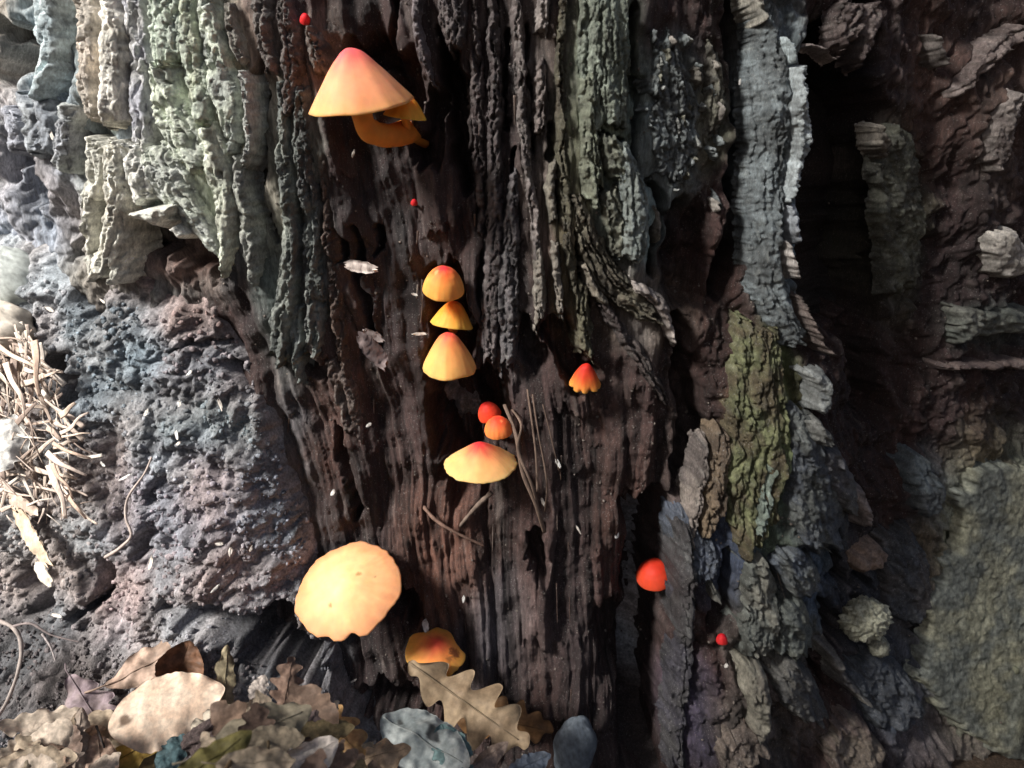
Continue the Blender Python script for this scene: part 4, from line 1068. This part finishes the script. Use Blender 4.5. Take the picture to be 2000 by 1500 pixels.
# ------------------------------------------------------------------ dead leaves
def leaf(px, py, h, L_px, ratio, ang, col, label, kind='oak', nrm=(0, 0), curl=.12, bend=.1, lobes=5, depth=.42, f=None, col2=None, seed=0, wrinkle=.055, stalk=.18, fold=0.0,
         spots=(), group=None, vein=True, ecurl=.11):
    """px, py: middle of the blade; ang: direction of the tip in the picture, degrees counter-clockwise from right; nrm: (sideways, upwards) turn of the face in degrees"""
    P = surf(px, py, h / 1000., f)[0]
    m_px = float((P - CAM) @ FW) * TAN / 1000.0
    L = L_px * m_px
    a, b = math.radians(nrm[0]), math.radians(nrm[1])
    f_, u_, r_ = view_frame(P)
    n = -f_ * math.cos(a) * math.cos(b) + r_ * math.sin(a) + u_ * math.sin(b); n /= np.linalg.norm(n)
    an = math.radians(ang)
    t = r_ * math.cos(an) + u_ * math.sin(an); t = t - n * (t @ n); t /= np.linalg.norm(t)
    w = np.cross(n, t)
    nu, nv = 41, 90
    u = np.linspace(-1, 1, nu)[:, None] * np.ones((1, nv)); v = np.ones((nu, 1)) * np.linspace(0, 1, nv)[None]
    side = np.sign(u)
    if kind == 'oak':
        env = np.sin(math.pi * np.clip(v, 0, 1) ** .78) ** .75 * (0.55 + .55 * v)
        ph = 2 * math.pi * (lobes * v ** .95 + .12 * side + .15 * gn(v * 4, side * 3, seed))
        lob = 1 - depth * (0.5 - 0.5 * np.cos(ph)) ** 1.3
    else:
        env = np.sin(math.pi * np.clip(v, 0, 1) ** .9) ** .7
        lob = 1 + 0.0 * v
    half = ratio * .5 * env * lob * (1 + .10 * gn(v * 5, side * 4 + seed, seed + 1) + .05 * gn(v * 22, side * 7, seed + 2)) + .004
    if kind == 'torn':
        half = half * (1 - .5 * np.clip(gn(v * 7, side * 5 + seed, seed + 3) * 2, 0, 1))
    x = u * half
    yv = v - .5 + (.28 * np.abs(u) * half if kind == 'oak' else 0)
    z = -curl * (x * 2 / ratio) ** 2 * ratio + bend * (v - .5) ** 2 * 4 * .25 + fold * np.abs(x)
    z = z + wrinkle * (gn(x * 4 + seed, yv * 4, seed + 4) * 1.4 + .3 * gn(x * 11, yv * 11, seed + 5)) + ecurl * np.abs(u) ** 3 * gn(v * 7, side * 2, seed + 6)
    vn = .5 - .5 * np.cos(2 * math.pi * (lobes + 1) * (v - .35 * np.abs(u) * half))
    z = z + .006 * (vn - .5) * np.abs(u) * (1 - np.abs(u)) * 3
    loc = np.stack([yv * L, x * L, z * L], -1).reshape(-1, 3)
    Vf = P + loc[:, :1] * t + loc[:, 1:2] * w + loc[:, 2:] * n
    thk = 0.00022
    Vb = Vf - n * thk
    V = np.concatenate([Vf, Vb])
    q = grid_faces(nu, nv, 0)
    k = nu * nv
    idx = np.arange(k).reshape(nu, nv)
    loop = np.concatenate([idx[:, 0], idx[-1, 1:], idx[-2::-1, -1], idx[0, -2:0:-1]])
    l2 = np.roll(loop, -1)
    F = np.concatenate([q, q[:, ::-1] + k, np.stack([loop, l2, l2 + k, loop + k], -1)])
    c1 = lin(*col); c2 = lin(*(col2 or tuple(int(x_ * .8) for x_ in col)))
    mx = sst(-.3, .35, gn(x * 6 + seed, yv * 6, seed + 7) + .5 * gn(x * 18, yv * 18, seed + 8))[..., None]
    c = c1 * (1 - mx) + c2 * mx
    c = c * np.clip(1 + .25 * gn(x * 40, yv * 40, seed + 9), .6, 1.4)[..., None]
    sv = sst(.86, .98, vn)[..., None] * .22 * (np.abs(u) < .9)[..., None]
    c = c * (1 - sv) + c * 1.35 * sv
    for (sx, sy, sr, sc_, amt) in spots:
        d = np.hypot(yv - sx, (x - sy) * 1.0) + sr * .8 * gn(x * 22, yv * 9, seed + 11)
        ww = (sst(sr, sr * .5, d) * amt)[..., None]
        c = c * (1 - ww) + lin(*sc_) * ww
    c = np.concatenate([c.reshape(-1, 3)] * 2)
    e = empty('dead_leaf', P - n * .002)
    bl = mesh_obj('blade', V, F, M_LEAF, e, c)
    mid = Vf.reshape(nu, nv, 3)[nu // 2]
    if vein:
        pts = [mid[i] + n * .0002 for i in range(2, nv - 6, 8)]
        cm = tuple(int(min(255, x_ * .82)) for x_ in col)
        tube('midrib', pts, L * .007, M_LEAF, cm, e, seg=6, taper=(1.3, .5), n=30)
        if stalk > 0:
            p0 = mid[1]; dd = -t * L * stalk
            tube('stalk', [mid[4], p0, p0 + dd * .5 + n * L * .02, p0 + dd + w * L * .03], L * .010, M_LEAF, cm, e, seg=6, taper=(.8, 1.1), n=12)
    tag(e, label, 'leaf', group)
    return e

SM = soil_macro
SCR = [(176, 148, 124), (150, 126, 108), (196, 178, 154), (128, 108, 96), (164, 150, 128), (112, 92, 80), (206, 190, 172), (146, 130, 96)]
for k in range(44):
    x = rnd.uniform(40, 760); y = rnd.uniform(1340 + abs(x - 380) * .16, 1530)
    ci = rnd.randrange(8)
    if 215 < x < 440 and y < 1440: continue
    leaf(x, y, rnd.uniform(0, 6), rnd.uniform(60, 165), rnd.uniform(.35, .7), rnd.uniform(0, 360), SCR[ci], 'small withered ' + ('tan', 'brown', 'cream', 'dark brown', 'grey-beige', 'blackish brown', 'whitish', 'olive brown')[ci] + ' leaf scrap in the litter under the larger leaves',
         kind=rnd.choice(['torn', 'oak', 'torn']), nrm=(rnd.uniform(-25, 25), rnd.uniform(0, 40)), f=SM, seed=400 + k, wrinkle=.035, ecurl=.05, stalk=0, curl=rnd.uniform(-.2, .4), vein=False, group='small leaf scraps')
leaf(305, 1290, 8, 190, .62, 18, (186, 160, 142), 'tan lobed leaf standing behind the big cream leaf, under the soil overhang', nrm=(-15, 25), f=SM, lobes=3, depth=.3, seed=2, curl=.1)
leaf(352, 1300, 10, 96, .9, 70, (122, 88, 66), 'brown cupped leaf peeping over the top of the big cream leaf', kind='oval', nrm=(0, -10), f=SM, seed=3, curl=-.35, stalk=0)
leaf(440, 1335, 12, 150, .36, 82, (158, 146, 118), 'narrow khaki leaf standing upright beside the big cream leaf', lobes=4, depth=.35, nrm=(20, 15), f=SM, seed=4)
leaf(500, 1430, 8, 230, .58, 22, (168, 158, 136), 'large grey-beige leaf lying flat right of the big cream leaf', lobes=3, depth=.2, nrm=(8, 25), f=SM, seed=5)
leaf(328, 1382, 17, 212, .68, 10, (232, 212, 190), 'big smooth cream leaf on top of the litter with a brown stain', kind='oval', nrm=(-6, 14), f=SM, seed=1, curl=.16, bend=-.06, wrinkle=.018,
     col2=(222, 196, 172), spots=((-.36, .02, .07, (92, 70, 52), .85),), stalk=.05, vein=False)
leaf(172, 1378, 12, 150, .74, -62, (152, 136, 140), 'lavender-grey oak leaf on dark soil left of the big cream leaf', lobes=4, depth=.35, nrm=(-12, 18), f=SM, seed=6, col2=(132, 118, 118))
leaf(560, 1345, 10, 120, .7, 78, (150, 124, 108), 'brown oak leaf with jagged lobes standing below the broad pale mushroom', lobes=5, depth=.55, nrm=(10, 10), f=SM, seed=7, curl=.2)
leaf(606, 1408, 10, 110, .5, 60, (116, 100, 98), 'dark mauve-grey withered leaf between two tan oak leaves', lobes=4, depth=.4, nrm=(0, 20), f=SM, seed=8, curl=.25)
leaf(662, 1425, 13, 150, .72, -58, (186, 150, 102), 'golden tan oak leaf with rounded lobes below the broad pale mushroom', lobes=4, depth=.5, nrm=(0, 22), f=SM, seed=9, col2=(160, 124, 88))
leaf(262, 1466, 18, 160, .5, 28, (150, 126, 60), 'yellow-olive leaf at the lower edge of the big cream leaf', lobes=3, depth=.3, nrm=(0, 25), f=SM, seed=10, col2=(172, 142, 78))
leaf(415, 1482, 17, 170, .42, 32, (132, 124, 74), 'olive green leaf strip below the big cream leaf', kind='oval', nrm=(0, 28), f=SM, seed=11)
leaf(412, 1418, 14, 110, .6, 40, (216, 204, 184), 'cream leaf scrap tucked under the right edge of the big cream leaf', kind='torn', nrm=(10, 24), f=SM, seed=12, vein=False)
leaf(600, 1480, 17, 130, .66, 26, (218, 208, 198), 'whitish papery leaf beside the golden tan oak leaf', kind='oval', nrm=(0, 28), f=SM, seed=13, curl=.22)
leaf(152, 1450, 14, 130, .34, 86, (172, 156, 142), 'beige curled leaf strip standing below the lavender-grey oak leaf', kind='torn', nrm=(-10, 12), f=SM, seed=14, curl=.4)
leaf(196, 1486, 16, 110, .56, 96, (178, 152, 134), 'pinkish tan leaf beside the yellow-olive leaf', kind='oval', nrm=(0, 20), f=SM, seed=15)
leaf(336, 1470, 10, 80, .7, 60, (80, 104, 108), 'small dark teal leaf scrap in the litter under the big cream leaf', kind='torn', nrm=(0, 26), f=SM, seed=16, vein=False)
leaf(728, 1478, 12, 150, .6, 8, (192, 166, 136), 'tan leaf lying beside the blue-grey leaf at the foot of the stump', lobes=3, depth=.4, nrm=(0, 30), f=SM, seed=17)
leaf(500, 1490, 16, 150, .5, -8, (176, 160, 138), 'flat beige leaf carrying a thin forked stalk', kind='oval', nrm=(0, 30), f=SM, seed=18)
leaf(85, 1495, 12, 140, .4, 4, (186, 170, 156), 'pale tan leaf strip lying on dark soil beside the beige curled strip', kind='oval', nrm=(0, 30), f=SM, seed=24)
leaf(505, 1345, 9, 54, .7, 64, (196, 184, 174), 'small pale leaf scrap in the hollow under the broad pale mushroom', kind='torn', nrm=(0, 10), f=SM, seed=25, vein=False, stalk=0)
leaf(830, 1448, 7, 200, .6, -34, (164, 170, 168), 'pale blue-grey leaf at the foot of the stump under the drooping oak leaf', kind='oval', nrm=(0, 22), f=SM, seed=19, col2=(130, 138, 138), wrinkle=.08,
     spots=((.03, .10, .10, (44, 44, 46), .9), (-.32, .05, .04, (50, 48, 46), .8)), stalk=0)
leaf(885, 1476, 12, 130, .6, -70, (112, 138, 138), 'teal wrinkled leaf on the pale blue-grey leaf', kind='torn', nrm=(0, 20), f=SM, seed=20, wrinkle=.07, stalk=0)
leaf(958, 1474, 14, 84, .42, 36, (150, 132, 120), 'small curled tan leaf on dark humus beside the teal wrinkled leaf', kind='oval', nrm=(0, 24), f=SM, seed=21, curl=.3)
leaf(1035, 1492, 14, 90, .5, 24, (104, 114, 128), 'small bluish leaf scrap beside the upright grey stone', kind='torn', nrm=(0, 20), f=SM, seed=22, stalk=0)
leaf(975, 1410, 14, 215, .52, -10, (130, 96, 62), 'brown curled leaf half drooping in shade below the bitten mushroom', lobes=6, depth=.4, nrm=(4, -18), seed=26, curl=.25, col2=(104, 76, 50), stalk=0)
leaf(912, 1374, 50, 285, .56, -34, (158, 138, 112), 'drooping grey-brown oak leaf resting over the bitten orange mushroom', lobes=5, depth=.62, nrm=(-8, 6), seed=23, curl=.2, bend=.14, col2=(138, 118, 94), stalk=.0)
leaf(8, 866, 16, 120, .7, 74, (246, 244, 238), 'bright white torn leaf scrap on the shredded fibres', kind='torn', nrm=(-10, 10), f=SM, seed=27, vein=False, wrinkle=.05, stalk=0)

# ------------------------------------------------------------------ stones, chips, twigs, rootlets
def stone(px, py, h, r, col, label, f=None, seed=0, rot=0, amp=.18, cat='stone', name='stone', mat=None):
    P = surf(px, py, h / 1000., f)[0]
    o = blob(name, P, [v * SC for v in r], mat or M_STONE, col, None, seed, amp, 1.3, 30, rot)
    tag(o, label, cat)
    return o
stone(1122, 1462, 12, (46, 30, 84), (92, 100, 108), 'smooth grey stone standing upright at the foot of the stump', seed=3, rot=.1, amp=.10)
stone(410, 1246, -18, (56, 40, 44), (150, 158, 168), 'blue-grey stone inside the hollow under the soil overhang', f=SM, seed=5)
stone(22, 545, 4, (62, 40, 66), (176, 182, 178), 'pale grey rounded stone above the shredded fibres', f=SM, seed=8, amp=.12)
stone(10, 640, 6, (60, 36, 52), (186, 178, 166), 'cream rounded stone half covered by shredded fibres', f=SM, seed=9, amp=.14)
stone(400, 1436, 13, (44, 20, 22), (84, 72, 70), 'dark rotten bark chunk among the leaves', f=SM, seed=12, rot=-.6, amp=.4, cat='bark', name='bark_chunk', mat=M_SOIL)

def chip(px, py, h, L_px, w_px, ang, col, label, f=None, group=None, name='wood_chip', cat='chip', th=.25, seed=0):
    a = math.radians(ang); dx, dy = math.cos(a) * L_px / 2, -math.sin(a) * L_px / 2
    rs = np.random.RandomState(seed * 7 + int(px))
    n = max(6, int(L_px / 5)); m = 5
    t = np.linspace(-1, 1, n)
    hw = w_px * .5 * (1 - np.abs(t) ** 4 * .6) * (1 + .07 * rs.randn(n) + .25 * gn(t * 2.2 + seed, t * 0, 61))
    V = []; 
    for layer in (1, -1):
        for i in range(n):
            for j in range(m):
                v = j / (m - 1) * 2 - 1
                tj = t[i] + (.16 * rs.randn() if i in (0, n - 1) else .02 * rs.randn())
                x = px + dx * tj + v * hw[i] * math.sin(a); y = py + dy * tj + v * hw[i] * math.cos(a)
                V.append((x, y, layer * th * w_px * .5 * (1 - .75 * abs(v) ** 3) + .12 * w_px * rs.randn() * .4 + .1 * w_px * math.sin(tj * 2 + seed)))
    V = np.array(V)
    Ps = surf(V[:, 0], V[:, 1], h / 1000., f)
    Ps = Ps + rnormal(Ps) * (V[:, 2] * SC)[:, None]
    q = grid_faces(n, m); k = n * m
    idx = np.arange(k).reshape(n, m)
    loop = np.concatenate([idx[:, 0], idx[-1, 1:], idx[-2::-1, -1], idx[0, -2:0:-1]]); l2 = np.roll(loop, -1)
    F = np.concatenate([q, q[:, ::-1] + k, np.stack([loop, l2, l2 + k, loop + k], -1)])
    c = np.tile(lin(*col), (2 * k, 1)) * (0.75 + .5 * rs.rand(2 * k, 1))
    o = mesh_obj(name, Ps, F, M_CHIP, None, c, smooth=False)
    tag(o, label, cat, group)
    return o
chip(703, 521, 11, 64, 22, -8, (222, 208, 198), 'whitish wood chip lying across dark wood left of the stacked mushrooms')
chip(728, 684, 9, 74, 34, -52, (132, 118, 116), 'grey frayed wood chip on dark wood left of the tall bell mushroom', seed=3)
chip(730, 655, 10, 40, 16, -30, (150, 138, 134), 'small grey wood chip at the top of the frayed chip', seed=4)
chip(831, 1222, 14, 22, 13, 100, (196, 192, 188), 'pale husk standing on the rim of the bitten mushroom', seed=5)
chip(1230, 530, 14, 20, 6, 90, (200, 196, 186), 'short white splinter hanging below the bluish wood slab', seed=6)
chip(60, 1045, 14, 120, 26, -58, (200, 180, 156), 'long pale wood chip on the soil below the shredded fibres', f=SM, seed=7)
chip(85, 1120, 14, 56, 22, -60, (214, 204, 188), 'short stout cream wood chip below the long pale chip', f=SM, seed=8)
chip(45, 985, 12, 60, 24, -40, (196, 176, 160), 'broad tan wood chip beside the white torn scrap', f=SM, seed=9)
twig = lambda pix, hs, w, col, label, f=None, cat='twig', name='twig', taper=(1, .6), seed=0: tag(wtube(name, pix, hs, w * SC, M_CHIP, col, None, f, taper=taper, wob=.25, seed=seed, n=40), label, cat)
twig([(296, 893), (282, 925), (250, 972), (246, 1012), (256, 1046), (232, 1072), (206, 1088)], (7, 11, 11, 10, 11, 10, 4), 3.6, (178, 164, 156), 'pale wavy rootlet hanging on the soil bank', SM, 'root', 'rootlet', (.5, 1))
twig([(-30, 1206), (20, 1222), (40, 1252), (38, 1300), (14, 1370), (-20, 1420)], (14, 16, 17, 17, 18, 18), 5, (150, 140, 134), 'grey root curving down beside dark soil', SM, 'root', 'rootlet')
twig([(24, 1224), (60, 1218), (100, 1240), (155, 1254)], (16, 15, 12, 6), 3.2, (124, 114, 112), 'thin grey side root running towards the dark crack', SM, 'root', 'rootlet', (1, .4))
twig([(82, 1238), (98, 1262), (108, 1290)], (12, 13, 8), 2.6, (150, 142, 140), 'short hair-thin rootlet below the thin side root', SM, 'root', 'rootlet', (1, .5))
twig([(960, 962), (930, 990), (896, 1030)], (12, 13, 8), 6, (112, 98, 88), 'short stout twig lying below the wide yellow mushroom', None, 'twig')
twig([(824, 985), (850, 1015), (890, 1040), (945, 1066)], (5, 12, 13, 6), 4.4, (120, 96, 84), 'thin dark twig crossing under the short stout twig', None, 'twig')
twig([(440, 1506), (475, 1450), (505, 1420), (540, 1428)], (18, 20, 20, 16), 2.8, (120, 100, 74), 'forked leaf stalk lying on a flat beige leaf', SM, 'stalk', 'leaf_stalk')
twig([(512, 1420), (524, 1450), (522, 1480)], (19, 19, 18), 2.2, (96, 82, 62), 'thin dark leaf stalk curving down beside the forked stalk', SM, 'stalk', 'leaf_stalk')
twig([(188, 1418), (200, 1450), (216, 1495)], (20, 21, 22), 2.4, (52, 46, 44), 'black leaf stalk below the lavender-grey oak leaf', SM, 'stalk', 'leaf_stalk')

# shredded wood fibres on the far left: one clump, each strip a part
CL = empty('shredded_wood_clump', surf(60, 900, .004, SM)[0])
tag(CL, 'clump of pale shredded wood fibres on the soil bank', 'wood fibres')
def strip(x, y, ln_, ang, w, h0, lift, col, k):
    a = math.radians(ang)
    pts = []; hs = []
    for i in range(4):
        t = i / 3 - .5
        bow = math.sin((i / 3) * math.pi) * ln_ * rnd.uniform(-.07, .07)
        pts.append((x + math.cos(a) * ln_ * t - math.sin(a) * bow, y - math.sin(a) * ln_ * t - math.cos(a) * bow)); hs.append(h0 + lift * math.sin(math.pi * i / 3) + rnd.uniform(-.5, .5))
    wtube('fibre_strip', pts, hs, w * SC, M_CHIP, col, CL, SM, seg=6, flat=.10, taper=(.9, .35), n=12, wob=.16, seed=k)
for k in range(270):
    y = rnd.uniform(650, 1010)
    xr = 75 + 85 * max(0, min(1, (y - 680) / 200))
    x = rnd.uniform(-60, xr)
    ang = rnd.gauss(-62, 28) if k % 4 else rnd.uniform(0, 180)
    strip(x, y, rnd.uniform(30, 100), ang, 1.6 + 7 * rnd.random() ** 2, rnd.uniform(3, 13), rnd.uniform(0, 4), rnd.choice([(196, 180, 166), (176, 158, 144), (212, 202, 190), (150, 134, 124), (188, 172, 160)]), k)
for (x, y, ln_, ang, w) in [(146, 826, 70, 36, 5), (130, 906, 90, -30, 7), (140, 880, 80, -22, 5), (150, 850, 60, 6, 3), (122, 940, 80, -60, 5), (112, 960, 110, -74, 10), (150, 990, 60, -52, 6), (72, 720, 110, -84, 9), (132, 800, 40, 40, 8), (100, 730, 40, 20, 4), (40, 700, 110, -30, 7), (30, 760, 110, -70, 8)]:
    strip(x, y, ln_, ang, w, 14, 4, rnd.choice([(206, 186, 168), (216, 198, 184), (190, 166, 148)]), 300 + int(x))

# small pale splinters sprinkled on soil and wood
SPL = [(97, 604, 18, -25), (100, 262, 30, -65), (88, 250, 16, -60), (128, 556, 16, 85), (200, 588, 12, -40), (430, 790, 22, -70), (350, 788, 10, 90), (345, 850, 16, -75), (348, 866, 10, 40), (200, 906, 12, -50),
       (244, 932, 24, 28), (370, 728, 14, 50), (285, 806, 14, 60), (428, 1062, 16, 8), (450, 1078, 16, 84), (490, 1072, 12, 70), (294, 1100, 26, 80), (420, 1150, 20, 45), (110, 1202, 20, -10),
       (40, 880, 22, 20), (690, 300, 14, 70), (645, 290, 14, 80), (820, 652, 24, 0), (810, 575, 12, -20), (650, 962, 12, 60), (905, 1170, 14, 85), (1090, 905, 18, -60), (1130, 1035, 18, -60), (1205, 1045, 12, 70),
       (720, 830, 10, 40), (1060, 980, 14, -70), (560, 420, 14, 80), (690, 1330, 12, 30), (1418, 1300, 8, 60), (1445, 160, 12, 80)]
for k, (x, y, ln_, ang) in enumerate(SPL):
    on_soil = x < 520 and y > 520
    chip(x, y, (8 if on_soil else 5) , ln_, rnd.uniform(4, 7.5), ang, rnd.choice([(222, 218, 210), (206, 198, 188), (234, 232, 226)]),
         'tiny pale splinter lying on the grey soil bank' if on_soil else 'tiny pale splinter stuck to the bare wood of the stump', SM if on_soil else None,
         'tiny splinters on the soil' if on_soil else 'tiny splinters on the wood', 'pale_splinter', 'splinter', .5, k)

# wood grains that glint on the stump
def wood_sampler(n, rs):
    px = rs.uniform(430, 2000, n); py = rs.uniform(-10, 1480, n)
    keep = ((px - 1500) / 420) ** 2 + ((py - 1000) / 420) ** 2 < rs.rand(n) * 1.8
    keep |= (rs.rand(n) < .3)
    px, py = px[keep], py[keep]
    P = surf(px, py, 0.0)
    s, z, r = cyl(P)
    wx = px + 22 * fbm(s * 60, z * 40, 21, 4); wy = py + 34 * fbm(s * 90, z * 40, 24, 4)
    d = wood_detail(s, z, px)[0] - hole_depth(wx, wy, HOLES) 
    c = np.tile(lin(112, 104, 97), (len(px), 1))
    return P + rnormal(P) * d[:, None], c
crumbs('wood_crumbs', 6500, wood_sampler, (.00025, .0009), None, M_CRUST, STUMP, seed=9)
